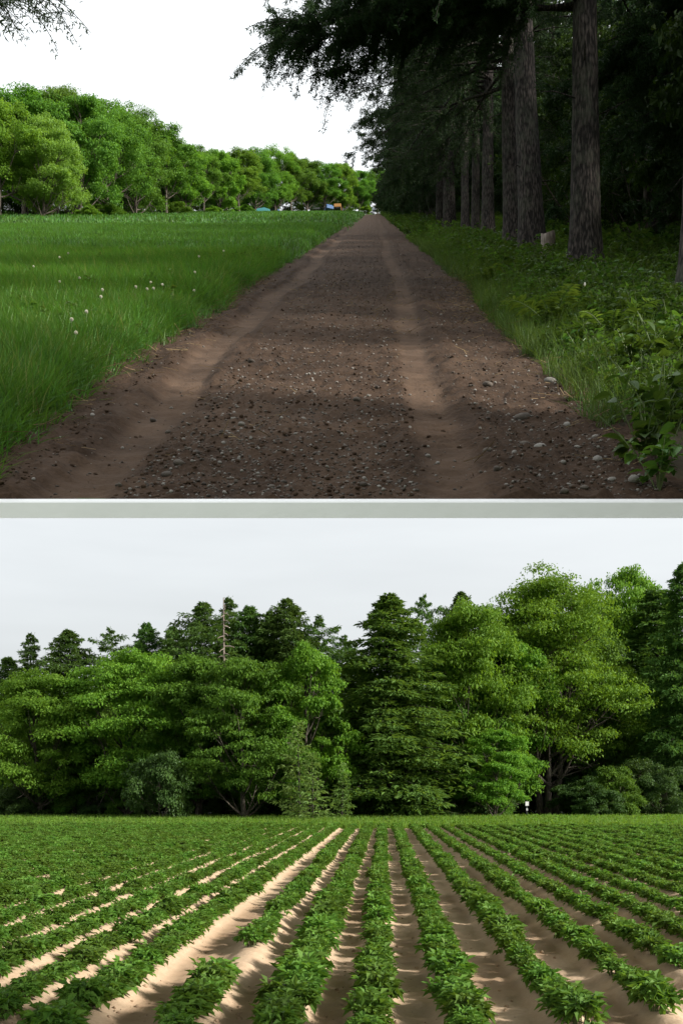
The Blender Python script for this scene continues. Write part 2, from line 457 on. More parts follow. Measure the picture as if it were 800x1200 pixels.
# ------------------------------------------------------------------ THE SETTING: lower place
def grid_faces(nr, nc):
    i = np.arange(nr - 1)[:, None] * nc; j = np.arange(nc - 1)[None]
    return np.stack([i + j, i + j + 1, i + nc + j + 1, i + nc + j], -1).reshape(-1, 4)

GZ = -0.22
V = [(-2500, -200, GZ), (2500, -200, GZ), (2500, 4000, GZ), (-2500, 4000, GZ)]
tag(link('ground', make_mesh('ground', V, [[[0, 1, 2, 3]]], M['land'])), kind='structure')

FDX = (450.0 - 400.0) / F            # drift of the potato rows
ROWS = [-0.10, 0.665, 1.56, 2.42, 3.22, 3.97] + [3.97 + 0.76 * k for k in range(1, 27)]
ROWS += [-0.82, -1.62, -2.58, -3.32, -4.06] + [-4.06 - 0.75 * k for k in range(1, 29)]
ROWS = np.array(sorted(ROWS))
def field_prof(x, y):
    """ridge height at lateral position x (row coordinate)"""
    i = np.clip(np.searchsorted(ROWS, x), 1, len(ROWS) - 1)
    a, b = ROWS[i - 1], ROWS[i]
    t = np.clip((x - a) / (b - a), 0, 1)
    w = np.abs(t - 0.5) * 2                      # 1 on ridge, 0 mid furrow
    gap = b - a
    flat = np.where(gap > 0.84, 0.34, 0.22)
    h = smooth(0, 1, np.clip((w - flat) / (0.92 - flat), 0, 1))
    return -0.11 + 0.11 * h
pys = np.concatenate([np.arange(1222, 1040, -0.8), np.arange(1040, 968.5, -0.7)])
ys = F * CZ / (pys - HY)
FY_END = ys[-1]
xs = np.arange(-21, 21.01, 0.055)
U, Y = np.meshgrid(xs, ys)
wob = 0.05 * (fbm(Y * 0.35, U * 0.15, 2) - 0.37)
Hh = field_prof(U + wob, Y)
Hh = Hh + 0.028 * (fbm(U * 4, Y * 2.2, 4) - 0.47) + 0.03 * (fbm(U * 13, Y * 7, 3) - 0.42) + 0.03 * np.clip(vnoise(U * 18, Y * 11) - 0.6, 0, 1)
clod = np.clip(vnoise(U * 14, Y * 8) - 0.72, 0, 1) * 0.09 * smooth(-0.06, -0.1, field_prof(U, Y))
Hh = Hh + clod
furrow_tone_v = smooth(-0.06, -0.105, field_prof(U + wob, Y)) * smooth(0.3, 0.6, fbm(U * 1.3, Y * 0.5, 3))  # patchy tone, soil darker towards the furrow bottoms
V = np.stack([U + FDX * Y, Y, Hh], -1).reshape(-1, 3)
keep = grid_faces(len(ys), len(xs))
cx = V[keep[:, 0], 0]; cy = V[keep[:, 0], 1]
keep = keep[np.abs(cx) < 0.36 * cy + 1.5]
tag(link('potato_field', make_mesh('potato_field', V, [keep], M['field_soil'], True, attr={'furrow_tone': furrow_tone_v.ravel()})), kind='structure')

# ------------------------------------------------------------------ THE SETTING: upper place
ROAD_END = 236.0
XR = lambda y: np.minimum(0.34 * y + 2.2 + 0.09 * np.maximum(y - 12, 0), 12 + 0.165 * y)
XL = lambda y: -(0.34 * y + 4.0)
ys = np.concatenate([np.linspace(5.50, 9, 36), np.linspace(9, 30, 90)[1:], np.linspace(30, 262, 130)[1:]])
ts = np.linspace(0, 1, 181)
Yg = np.repeat(ys[:, None], len(ts), 1)
Xg = XL(Yg) + (XR(Yg) - XL(Yg)) * ts[None]
# pull the columns close together around the road
Zg = up_z(Xg, Yg)
ug = Xg - DX * Yg
inroad = smooth(0.0, 0.15, ug - (left_edge(Yg) + 0.1)) * smooth(0.0, 0.15, (right_edge(Yg) + 0.15) - ug)
Zt = Zg - (0.02 + 0.09 * smooth(5.5, 6.0, Yg)) * np.maximum(inroad, smooth(6.0, 5.5, Yg)) * smooth(240, 234, Yg)
nr, nc = Yg.shape
top = np.stack([Xg, Yg, Zt], -1).reshape(-1, 3)
bot = np.stack([Xg, Yg, (CZ - UP_H) + S * Yg - 0.10], -1).reshape(-1, 3)
q = grid_faces(nr, nc); n = nr * nc
mi = np.where((ug.ravel()[q[:, 0]] > 0), 1, 0)
def side(a, b): return np.stack([a, b, b + n, a + n], -1)
f0 = np.arange(nc - 1); l0 = np.arange(nr - 1) * nc
sides = np.concatenate([side(f0, f0 + 1), side(f0 + (nr - 1) * nc + 1, f0 + (nr - 1) * nc), side(l0 + nc, l0), side(l0 + nc - 1, l0 + 2 * nc - 1)])
allq = np.concatenate([q, q[:, ::-1] + n, sides])
mall = np.concatenate([mi, np.full(len(q), 2), np.full(len(sides), 2)])  # pale underside added as a reflector to brighten the field below
tag(link('hillside', make_mesh('hillside', np.concatenate([top, bot]), [allq], [M['meadow_soil'], M['forest_soil'], M['concrete']], False, mall)), kind='structure')

# pale ledge along the foot of the hillside
def ledge():
    xs = np.linspace(XL(5.45) - 0.3, XR(5.45) + 0.3, 60)
    prof = []
    for y, dz in ((5.44, -0.085), (5.44, -0.006), (5.446, -0.001), (5.492, -0.001), (5.497, -0.006), (5.497, -0.085)):
        prof.append(np.stack([xs, 0 * xs + y, (CZ - UP_H) + S * y + dz + 0 * xs], -1))
    V = np.concatenate(prof); m = len(xs); k = len(prof)
    fs = []
    for a in range(k):
        b = (a + 1) % k
        i = np.arange(m - 1)
        fs.append(np.stack([a * m + i, a * m + i + 1, b * m + i + 1, b * m + i], -1))
    return make_mesh('ledge', V, [np.concatenate(fs)], M['concrete'])
tag(link('ledge', ledge()), kind='structure')

pyr = np.concatenate([np.arange(584.5, 300, -0.75), np.arange(300, 251.0, -0.5)])
ysr = UP_H * F / (pyr - UP_HY)
ysr = np.concatenate([[5.499, 5.502], ysr[ysr > 5.503]])
us = np.arange(-2.85, 2.35, 0.032)
Ur, Yr = np.meshgrid(us, ysr)
def road_h(u, y, fine=True):
    u = np.asarray(u, float); y = np.asarray(y, float)
    wl_ = -1.62 + 0.10 * np.sin(y * 0.31) * 0.6 + 0.05 * np.sin(y * 0.9 + 1)
    wr_ = 0.47 + 0.06 * np.sin(y * 0.27 + 2)
    rl = smooth(0.25, 0.10, np.abs(u - wl_)); rr = smooth(0.21, 0.08, np.abs(u - wr_))
    rut = np.maximum(rl, rr)
    h = -0.045 * rl - 0.018 * rr
    lug = 0.5 + 0.5 * np.sin(y * 21 + 3 * np.sin(y * 2.0))
    h = h + 0.05 * smooth(0.15, 0.04, np.abs(u - (wl_ - 0.33))) * (0.45 + 0.55 * fbm(y * 3.1, u * 2, 3)) * (0.75 + 0.25 * lug)
    h = h + 0.03 * smooth(0.16, 0.04, np.abs(u - (wr_ + 0.34)))
    h = h + 0.012 * rut * (lug - 0.5) + rut * 0.011 * smooth(16, 10, y) * np.sin(y * 52 - 26 * np.minimum(np.abs(u - wl_), np.abs(u - wr_))) * smooth(0.35, 0.6, fbm(u * 1.5 + 4, y * 1.1, 3))
    loose = 1 - 0.8 * rut
    h = h + loose * (0.07 * (fbm(u * 2.2, y * 2.0, 4) - 0.47) + 0.06 * np.clip(vnoise(u * 11, y * 9) - 0.5, 0, 1) + 0.075 * np.clip(vnoise(u * 23 + 7, y * 20) - 0.55, 0, 1)) + rut * 0.045 * (fbm(u * 6, y * 5, 4) - 0.45)
    h = h + 0.03 * smooth(0.35, 0.0, u - left_edge(y)) * fbm(u * 4, y * 4, 3)
    # the road's margins dip under the turf on both sides
    h = h - smooth(5.5, 6.0, y) * (0.12 * smooth(0.05, 0.32, left_edge(y) - u) + 0.16 * smooth(0.18, 0.5, u - right_edge(y))) 
    return h, rut
hr, rut = road_h(Ur, Yr)
base = (CZ - UP_H) + S * Yr + 0.16 * smooth(0, 0.35, left_edge(Yr) - Ur) + 0.30 * smooth(0, 1.6, Ur - right_edge(Yr) - 0.1)
Zr = base + hr; Zr[0] = base[0] - 0.07
V = np.stack([Ur + DX * Yr, Yr, Zr], -1).reshape(-1, 3)
dust_tone = np.clip(rut * (0.15 + 1.1 * fbm(Ur * 2.5, Yr * 1.6, 4)), 0, 1)
dust_tone = np.maximum(dust_tone, 0.35 * smooth(0.45, 0.62, fbm(Ur * 0.9, Yr * 0.6, 3)))
dust_tone = np.maximum(dust_tone, 0.85 * smooth(25, 90, Yr))  # road tone also made paler with distance
tag(link('dirt_road', make_mesh('dirt_road', V, [grid_faces(len(ysr), len(us))], M['road'], True, attr={'dust_tone': dust_tone.ravel()})), kind='structure')

def road_z(u, y):
    h, _ = road_h(u, y)
    return (CZ - UP_H) + S * y + h + 0.16 * smooth(0, 0.35, left_edge(y) - u) + 0.30 * smooth(0, 1.6, u - right_edge(y) - 0.1)
def up_surface(x, y):
    u = x - DX * y
    e = float(left_edge(y)); r = float(right_edge(y))
    if e < u < r + 0.1: return float(road_z(u, y))
    return float(up_z(x, y))

# ------------------------------------------------------------------ tree builders (meshes shared between copies)
def broadleaf(seed, h, r, base, lobes, clumps, per, leaf, flat=0.6, trunks=1, lean=0.0, bark='bark_grey', crown_pow=0.75, rt=0.02):
    rng = np.random.default_rng(seed)
    tr = MB(); cr = MB()
    # lobes fill a dome from base to h
    LC = []
    for i in range(lobes):
        t = (i + 0.5) / lobes
        z = base + (h - base) * (0.10 + 0.80 * t)
        prof = math.sin(math.pi * min(1, max(0.06, 0.16 + 0.80 * t))) ** crown_pow
        a = i * 2.399 + rng.uniform(-0.5, 0.5)
        rr = r * prof * (rng.uniform(0.45, 0.80) if t < 0.9 else rng.uniform(0.05, 0.4))
        LC.append([rr * math.cos(a), rr * math.sin(a), z])
    LC = np.array(LC)
    # trunk(s)
    forks = []
    for k in range(trunks):
        a = rng.uniform(0, 6.28); off = 0.0 if trunks == 1 else h * 0.025
        top = np.array([rng.uniform(-0.1, 0.1) * r + (0 if trunks == 1 else math.cos(k * 2.1) * r * 0.3), rng.uniform(-0.1, 0.1) * r, h * 0.78])
        b0 = np.array([math.cos(k * 2.1) * off, math.sin(k * 2.1) * off, -0.25])
        ts = np.linspace(0, 1, 14)
        P = b0[None] * (1 - ts[:, None]) + top[None] * ts[:, None] + np.stack([np.sin(ts * 5 + a) * 0.012 * h, np.cos(ts * 4 + a) * 0.012 * h, 0 * ts], -1)
        R0 = rt * h * (1.0 if trunks == 1 else 0.7)
        rad = R0 * (1 - 0.85 * ts) + R0 * 0.7 * np.exp(-ts * 22)
        tr.tube(P, rad, 10, cap=False)
        forks.append(P)
    for c in LC:
        P = forks[rng.integers(len(forks))]
        zi = max(base * 0.8, c[2] - rng.uniform(0.18, 0.38) * h)
        s = P[np.argmin(np.abs(P[:, 2] - zi))]
        ts = np.linspace(0, 1, 7)[:, None]
        Q = s * (1 - ts) + c * ts; Q[:, 2] += (np.sin(ts[:, 0] * 3.14) * -0.03 * h)
        tr.tube(Q, rt * h * 0.42 * (1 - 0.75 * ts[:, 0]), 5, cap=False)
        for _ in range(4):
            e = c + runit(1, rng)[0] * r * 0.3
            s2 = Q[rng.integers(3, 6)]
            tr.tube(np.array([s2, (s2 + e) / 2 + rng.normal(size=3) * 0.04 * r, e]), rt * h * np.array([0.16, 0.1, 0.03]), 4, cap=False)
    lr = r * 0.46
    CC = []; OUT = []
    for c in LC:
        d = runit(clumps, rng)
        d[:, 2] = np.where(d[:, 2] < -0.35, -d[:, 2] * 0.6, d[:, 2])
        rad = rng.uniform(0.55, 1.0, clumps)[:, None]
        sc = rng.uniform(0.75, 1.15)
        CC.append(c + d * rad * np.array([lr, lr, lr * 0.75]) * sc); OUT.append(d)
    CC = np.concatenate(CC); OUT = np.concatenate(OUT)
    k = CC[:, 2] > base * 0.8
    CC, OUT = CC[k], OUT[k]
    ctr = np.array([0, 0, base + (h - base) * 0.45])
    nC = len(CC)
    rc = lr * 0.30 * rng.uniform(0.55, 1.45, nC)
    npl = np.maximum(6, (per * (rc / rc.mean()) ** 2 * rng.uniform(0.6, 1.3, nC)).astype(int))
    ci = np.repeat(np.arange(nC), npl); tot = len(ci)
    d = runit(tot, rng)
    d[:, 2] = np.where((d[:, 2] < -0.1) & (rng.random(tot) < 0.75), -d[:, 2], d[:, 2])
    P = CC[ci] + d * (rc[ci] * rng.uniform(0.35, 1.05, tot))[:, None] * np.array([1.15, 1.15, flat])
    N = d * 0.75 + np.array([0, 0, 0.65]) + rng.normal(size=(tot, 3)) * 0.45 + OUT[ci] * 0.25
    loose = rng.random(tot) < 0.04
    P[loose] += rng.normal(size=(int(loose.sum()), 3)) * lr * 0.05
    D = d + rng.normal(size=(tot, 3)) * 0.8 + np.array([0, 0, -0.35])
    cr.leaves(P, N, D, leaf * rng.uniform(0.65, 1.3, tot), 0.72, 0.16)
    return tr.mesh('trunk', M[bark], True), cr.mesh('crown', M['leaf_mid'])

def conifer(seed, h, r, base, nb, sprays, leaf, droop=0.3, rt=0.013, bark='bark', irregular=0.2, top_pow=0.85, mat='needle', width=0.3, tip=99.0):
    """spire tree for the middle distance and beyond"""
    rng = np.random.default_rng(seed)
    tr = MB(); cr = MB()
    ts = np.linspace(0, 1, 12)
    P = np.stack([0.006 * h * np.sin(ts * 6), 0.006 * h * np.cos(ts * 5), -0.25 + (h * 0.985 + 0.25) * ts], -1)
    tr.tube(P, rt * h * (1 - 0.95 * ts) + rt * h * 0.5 * np.exp(-ts * 25), 9, cap=False)
    for i in range(nb):
        t = (i + rng.uniform(0, 1)) / nb
        z = base + (h - base) * (1 - (1 - t) ** 1.0)
        L = r * min(max(0.02, (1 - t)) ** top_pow, (1 - t) * tip) * rng.uniform(1 - irregular * 1.6, 1 + irregular) + 0.12
        if t < 0.1: L *= 0.75
        a = i * 2.399 + rng.uniform(-0.4, 0.4)
        dr = np.array([math.cos(a), math.sin(a), 0])
        k = np.linspace(0, 1, 6)
        rise = 0.25 * t
        Q = np.array([0, 0, z]) + dr * (k * L)[:, None]
        Q[:, 2] += L * (rise * k - droop * k ** 1.6 + 0.10 * np.maximum(0, k - 0.75))
        tr.tube(Q, (rt * h * 0.22 * (1 - t * 0.6)) * (1 - 0.85 * k), 4, cap=False)
        n = max(6, int(sprays * (0.3 + L / r)))
        kk = rng.uniform(0.12, 1.0, n) ** 0.8
        B = np.stack([np.interp(kk, k, Q[:, j]) for j in range(3)], -1)
        sd = np.array([-dr[1], dr[0], 0])
        wd = (0.33 * L * (1.0 - 0.55 * kk) + 0.1)
        off = rng.uniform(-1, 1, n)
        B = B + sd * (off * wd)[:, None] + np.array([0, 0, -1]) * (np.abs(off) * wd * 0.35 + rng.uniform(0, 0.10, n) * L)[:, None]
        D = dr * 0.7 + sd * (off * 0.9)[:, None] + rng.normal(size=(n, 3)) * 0.35 + np.array([0, 0, -0.25])
        N = np.array([0, 0, 1.0]) + rng.normal(size=(n, 3)) * 0.45 + dr * 0.25
        cr.leaves(B, N, D, leaf * rng.uniform(0.6, 1.3, n) * (0.75 + 0.25 * L / r), width, 0.1)
    n = 26
    B = np.stack([rng.normal(size=n) * 0.05 * r, rng.normal(size=n) * 0.05 * r, h * rng.uniform(0.93, 1.0, n)], -1)
    cr.leaves(B, runit(n, rng), runit(n, rng) + [0, 0, 0.9], leaf * 0.6, 0.3, 0.1)
    return tr.mesh('trunk', M[bark], True), cr.mesh('crown', M[mat])

def bough_pieces(mb_w, mb_n, rng, start, dr, L, droop, nlets, tufts, needle, thick):
    """a drooping larch bough with hanging twigs and needle tufts"""
    k = np.linspace(0, 1, 10)
    sd = np.array([-dr[1], dr[0], 0])
    Q = start + dr * (k * L)[:, None] + sd * (0.05 * L * np.sin(k * 5 + rng.uniform(0, 6)))[:, None]
    Q[:, 2] += L * (0.10 * k - droop * k ** 1.7) + 0.03 * L * np.sin(k * 7 + rng.uniform(0, 6))
    mb_w.tube(Q, thick * (1 - 0.88 * k), 5, cap=False)
    for j in range(nlets):
        t = rng.uniform(0.10, 1.0) ** 0.85
        s = np.array([np.interp(t, k, Q[:, c]) for c in range(3)])
        sgn = rng.choice([-1, 1])
        l = rng.uniform(0.3, 1.0) * L * 0.26 * (1.15 - 0.65 * t) + 0.22
        out = dr * rng.uniform(0.1, 0.9) + sd * sgn * rng.uniform(0.15, 1.0) + np.array([0, 0, rng.uniform(-0.22, 0.15)])
        out /= np.linalg.norm(out)
        kk = np.linspace(0, 1, 5)
        T = s + out * (kk * l)[:, None]
        T[:, 2] -= l * rng.uniform(0.10, 0.62) * kk ** 1.8
        mb_w.tube(T, thick * 0.22 * (1 - 0.8 * kk) + 0.002, 3, cap=False)
        n = int(tufts * (0.5 + l))
        if n < 1: continue
        q = rng.uniform(0.05, 1.0, n)
        C = np.stack([np.interp(q, kk, T[:, c]) for c in range(3)], -1)
        # hanging side shoots
        hang = rng.uniform(0, 0.09, n)
        C[:, 2] -= hang
        C[:, :2] += rng.normal(size=(n, 2)) * 0.03
        for _ in range(3):
            D = runit(n, rng) * 0.9 + np.array([0, 0, -0.55])
            N = runit(n, rng)
            mb_n.leaves(C + rng.normal(size=(n, 3)) * 0.012, N, D, needle * rng.uniform(0.6, 1.3, n), 0.24, 0.03)

def big_trunk(rng, h, r0, seed, lean=(0, 0), rings=70, sides=26):
    """rough conifer trunk with root flare and bark plates"""
    zz = np.concatenate([np.linspace(-0.5, 5, 46), np.linspace(5, h, rings - 46)[1:]])
    th = np.arange(sides) * 2 * math.pi / sides
    T, Zz = np.meshgrid(th, zz)
    t = np.clip(Zz / h, 0, 1)
    rad = r0 * (1 - 0.82 * t) * (1 + 0.42 * np.exp(-np.maximum(Zz, -0.3) * 2.6) * (1 + 0.45 * np.cos(T * 5 + seed)))
    rad = rad * (1 + 0.10 * (fbm(T * 3.3 + seed * 7, Zz * 1.6, 3) - 0.45) + 0.05 * (vnoise(T * 9 + seed, Zz * 5) - 0.5))
    X = rad * np.cos(T) + lean[0] * Zz + 0.03 * np.sin(Zz * 0.5 + seed)
    Yy = rad * np.sin(T) + lean[1] * Zz
    V = np.stack([X, Yy, Zz], -1).reshape(-1, 3)
    n = len(zz); i = np.arange(n - 1)[:, None] * sides; j = np.arange(sides)[None]; k = (j + 1) % sides
    q = np.stack([i + j, i + k, i + sides + k, i + sides + j], -1).reshape(-1, 4)
    return V, q

def road_conifer(seed, h, r0, zlow, nb, reach, favour=None, tufts=26, lets=26, lean=(0, 0), needle=0.12, special=()):
    rng = np.random.default_rng(seed)
    w = MB(); nd = MB()
    V, q = big_trunk(rng, h, r0, seed, lean)
    w.add(V, [q])
    for i in range(nb):
        t = (i + rng.random()) / nb
        z = zlow + (h * 0.97 - zlow) * t ** 1.15
        a = i * 2.399 + rng.uniform(-0.3, 0.3)
        if favour is not None and rng.random() < 0.55: a = favour + rng.normal() * 0.55
        dr = np.array([math.cos(a), math.sin(a), 0])
        L = reach * (1 - 0.78 * t) * rng.uniform(0.65, 1.12)
        st = np.array([lean[0] * z, lean[1] * z, z]) + dr * r0 * 0.5
        bough_pieces(w, nd, rng, st, dr, L, rng.uniform(0.14, 0.34), int(lets * (0.45 + 0.55 * L / reach)), tufts, needle, 0.016 + 0.008 * L)
    for (z, a, L, dp) in special:
        dr = np.array([math.cos(a), math.sin(a), 0])
        bough_pieces(w, nd, rng, np.array([0, 0, z]) + dr * r0 * 0.5, dr, L, dp, 80, 52, needle, 0.05)
    # dead snags on the lower trunk
    for i in range(7):
        z = rng.uniform(1.8, zlow + 2); a = rng.uniform(0, 6.28)
        dr = np.array([math.cos(a), math.sin(a), rng.uniform(-0.2, 0.15)])
        st = np.array([lean[0] * z, lean[1] * z, z]) + dr * r0 * 0.75
        l = rng.uniform(0.2, 1.0)
        w.tube(np.array([st, st + dr * l * 0.6, st + dr * l + [0, 0, -0.08]]), np.array([0.02, 0.012, 0.004]), 4, cap=False)
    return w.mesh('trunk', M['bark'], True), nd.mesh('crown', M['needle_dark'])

def place_tree(name, kind, loc, label, group=None, rz=0.0, sc=(1, 1, 1), mat=None, cat='tree', tilt=(0, 0)):
    tm, cm = kind
    o = empty(name, loc, (tilt[0], tilt[1], rz), sc)
    tag(o, label, cat, group)
    link('trunk', tm, o)
    c = link('crown', cm, o)
    if mat:
        c.material_slots[0].link = 'OBJECT'; c.material_slots[0].material = M[mat]
    return o

# ------------------------------------------------------------------ shared tree kinds
BL = [broadleaf(11, 10, 4.4, 1.0, 20, 17, 150, 0.185, 0.58),
      broadleaf(12, 10, 4.0, 1.2, 17, 18, 150, 0.185, 0.52),
      broadleaf(13, 10, 4.8, 0.8, 22, 17, 150, 0.18, 0.5),
      broadleaf(14, 10, 3.6, 0.6, 19, 17, 150, 0.185, 0.6, crown_pow=0.6)]
BIG = broadleaf(15, 15, 6.2, 2.4, 32, 19, 150, 0.19, 0.52, trunks=3, rt=0.022)
LAYER = broadleaf(16, 10, 4.6, 0.5, 22, 17, 140, 0.18, 0.42)
BUSH = [broadleaf(21, 3.4, 2.4, 0.1, 12, 14, 120, 0.15, 0.7, crown_pow=0.45), broadleaf(22, 3.0, 2.6, 0.0, 12, 14, 120, 0.15, 0.6, crown_pow=0.45)]
CO = [conifer(31, 16, 3.4, 0.5, 260, 190, 0.32, top_pow=0.62, tip=3.5, width=0.42, irregular=0.4), conifer(32, 16, 2.8, 1.5, 170, 150, 0.32, irregular=0.45, top_pow=0.85, width=0.42), conifer(33, 16, 3.8, 0.4, 240, 160, 0.32, droop=0.45, irregular=0.4, top_pow=0.7, width=0.42),
      conifer(34, 16, 3.0, 4.0, 95, 130, 0.32, irregular=0.5, top_pow=0.6, droop=0.08, width=0.42)]
COB = [conifer(81, 16, 4.6, 2.0, 240, 190, 0.34, top_pow=0.6, tip=3.2, width=0.38, irregular=0.35, droop=0.2), conifer(82, 16, 4.2, 2.0, 170, 170, 0.34, top_pow=0.7, tip=2.6, width=0.38, irregular=0.5, droop=0.25),
       conifer(83, 16, 5.0, 2.0, 230, 190, 0.34, top_pow=0.5, tip=3.4, width=0.38, irregular=0.4, droop=0.12), conifer(84, 16, 4.4, 3.0, 90, 210, 0.34, top_pow=0.5, tip=3.0, width=0.38, irregular=0.55, droop=0.02)]
BLU = [broadleaf(17, 10, 4.2, 2.6, 16, 16, 160, 0.185, 0.55, rt=0.018), broadleaf(18, 10, 3.8, 3.0, 15, 16, 160, 0.185, 0.5, rt=0.016), broadleaf(19, 10, 4.5, 2.3, 18, 15, 160, 0.18, 0.45, rt=0.018)]
SAP = [conifer(36, 6, 1.6, 0.3, 46, 34, 0.34, droop=0.05, mat='needle_larch', irregular=0.35), conifer(37, 5, 1.2, 0.2, 40, 30, 0.30, droop=0.0, mat='needle_larch', irregular=0.3)]
UND = [broadleaf(41, 6.5, 2.3, 0.3, 15, 15, 110, 0.115, 0.45, crown_pow=0.35, rt=0.012), broadleaf(42, 7.5, 2.6, 0.4, 17, 15, 110, 0.12, 0.4, crown_pow=0.35, rt=0.012)]
LEFTW = math.pi
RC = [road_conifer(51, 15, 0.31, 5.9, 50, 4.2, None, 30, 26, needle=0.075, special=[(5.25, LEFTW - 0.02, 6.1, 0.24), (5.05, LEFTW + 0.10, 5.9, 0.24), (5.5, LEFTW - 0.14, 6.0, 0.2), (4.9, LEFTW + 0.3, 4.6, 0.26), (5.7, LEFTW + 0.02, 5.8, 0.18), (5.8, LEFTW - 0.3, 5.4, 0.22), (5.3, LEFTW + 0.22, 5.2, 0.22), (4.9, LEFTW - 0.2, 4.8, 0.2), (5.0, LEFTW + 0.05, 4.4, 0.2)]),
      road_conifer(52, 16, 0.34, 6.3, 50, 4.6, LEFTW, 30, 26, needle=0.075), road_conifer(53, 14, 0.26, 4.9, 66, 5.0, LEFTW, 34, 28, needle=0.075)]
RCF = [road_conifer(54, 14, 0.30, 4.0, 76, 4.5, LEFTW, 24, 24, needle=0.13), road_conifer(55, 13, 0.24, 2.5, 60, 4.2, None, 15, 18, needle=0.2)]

# ------------------------------------------------------------------ UPPER PLACE: conifers lining the road
def uploc(u, y, dz=0.0):
    x = u + DX * y
    return (x, y, float(up_z(x, y)) + dz)
def px_u(px, y): return (px - 437.0) / F * y

ROWLABEL = 'tall dark conifer in the row receding along the dirt road'
ROWGROUP = 'conifers lining the dirt road'
T = [  # px at base, distance, kind, label, scale xy, tilt, rz
    (683, 19.2, RC[0], 'thick rough-barked conifer whose long drooping boughs reach out over the road', 0.92, (0, 0.005), 0.0),
    (622, 26.0, RC[1], 'stout conifer leaning slightly, trunk touching its thinner neighbour by the grey stump', 0.95, (0, -0.035), 0.35),
    (600, 29.5, RC[2], 'thinner conifer tucked close behind the stout leaning trunk', 0.95, (0, -0.02), -0.3),
    (571, 37.0, RC[2], 'dark conifer standing one gap beyond the close pair of trunks', 0.9, (0, 0.01), 0.2),
    (557, 42.0, RCF[0], 'slender shaded conifer close behind its darker roadside neighbour', 0.6, (0, 0.01), 1.2),
    (545, 47.0, RC[2], 'slim conifer between two thicker trunks in the roadside row', 0.75, (0, 0), -0.2),
    (527, 53.0, RCF[0], ROWLABEL, 1.1, (0, -0.01), 0.2),
    (516, 57.0, RCF[0], ROWLABEL, 0.8, (0, 0.01), 0.5),
]
for px, y, kd, lab, s, tl, rz in T:
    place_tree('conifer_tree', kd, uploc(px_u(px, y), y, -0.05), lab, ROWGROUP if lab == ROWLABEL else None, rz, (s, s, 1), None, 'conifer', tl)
yy = 59.5; k = 0
while yy < 235:
    place_tree('conifer_tree', RCF[k % 2], uploc(4.1 + random.uniform(-0.4, 0.5), yy, -0.05), ROWLABEL, ROWGROUP, random.uniform(-0.5, 0.5), (0.85, 0.85, random.uniform(0.85, 1.05) * (1.0 if yy < 75 else 0.75)), None, 'conifer', (0, random.uniform(-0.02, 0.02)))
    yy += random.uniform(4.5, 6.2); k += 1
# roadside conifers standing beside the viewer's place; their boughs hang into the picture
place_tree('conifer_tree', RC[1], uploc(4.15, 13.2, -0.05), 'roadside conifer standing just down the slope from the thick lone trunk', None, 2.2, (0.95, 0.95, 1), None, 'conifer')
place_tree('conifer_tree', RC[1], uploc(4.0, 6.5, -0.05), 'roadside conifer standing at the foot of the slope by the leafy herbs', None, 2.6, (0.9, 0.9, 1), None, 'conifer')

# deeper trunks of the wood
WL = 'slender conifer standing deep inside the dark wood'
rng = np.random.default_rng(5)
deep = []
for y in np.arange(16, 225, 5.0):
    for u in np.arange(8.5, 60, 5.2):
        yy = y + rng.uniform(-1.8, 1.8); uu = u + rng.uniform(-1.6, 1.6)
        x = uu + DX * yy
        if x > XR(yy) - 0.8 or x > 0.40 * yy + 2.5: continue
        if yy > 90 and (uu > 22): continue
        deep.append((uu, yy))
for uu, yy in deep:
    kd = RCF[1] if rng.random() < 0.6 else RCF[0]
    s = rng.uniform(0.75, 1.0)
    place_tree('conifer_tree', kd, uploc(uu, yy, -0.05), WL, 'conifers inside the wood', rng.uniform(0, 6.28), (s, s, s * rng.uniform(0.9, 1.1)), None, 'conifer')
# understory of the wood
UL = 'leafy broadleaf sapling growing under the conifers of the wood'
und = []
for y in np.arange(12, 235, 4.2):
    for u in np.arange(8.3, 46, 4.0):
        yy = y + rng.uniform(-1.6, 1.6); uu = u + rng.uniform(-0.9, 1.4)
        x = uu + DX * yy
        if yy < 20 or x > XR(yy) - 0.5 or x > 0.39 * yy + 2.2: continue
        if yy > 70 and uu > 14: continue
        und.append((uu, yy))
for uu, yy in und:
    kd = UND[int(rng.integers(0, 2))]
    s = rng.uniform(0.75, 1.15)
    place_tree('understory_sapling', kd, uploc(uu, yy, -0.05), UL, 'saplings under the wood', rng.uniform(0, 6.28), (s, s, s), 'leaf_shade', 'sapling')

# out-of-view screen of saplings added along the wood's flank to block low sun
EL = 'leafy screening sapling added at the outer edge of the wood to block the sun'
y = 5.9
while y < 70:
    if not (6.5 < y < 9.9):  # gap left in the screen so a patch of sun lands on the road
        x = float(XR(y)) - rng.uniform(0.05, 0.35); s = rng.uniform(0.95, 1.35)
        if y < 12: s *= 0.7
        place_tree('understory_sapling', UND[int(rng.integers(0, 2))], (x, y, float(up_z(x, y)) - 0.05), EL, 'sun screen added along the wood edge', rng.uniform(0, 6.28), (s * (0.6 if y < 12.5 else 0.8), s * (0.6 if y < 12.5 else 0.8), s * 1.1), 'leaf_shade', 'sapling')
    y += 1.1 if y < 9 else rng.uniform(1.3, 2.0)
for i, (x, y, k) in enumerate([(4.6, 2.3, 1.25), (4.9, 4.0, 1.3), (5.6, 3.2, 1.35)]):  # unseen saplings, added to keep the sun off the near road
    place_tree('understory_sapling', UND[i % 2], (x, y, GZ - 0.02), 'tall sapling added out of view below the ledge to shade the road', 'added shade saplings below the ledge', i * 1.9, (k * 0.75, k * 0.75, k), 'leaf_shade', 'sapling')
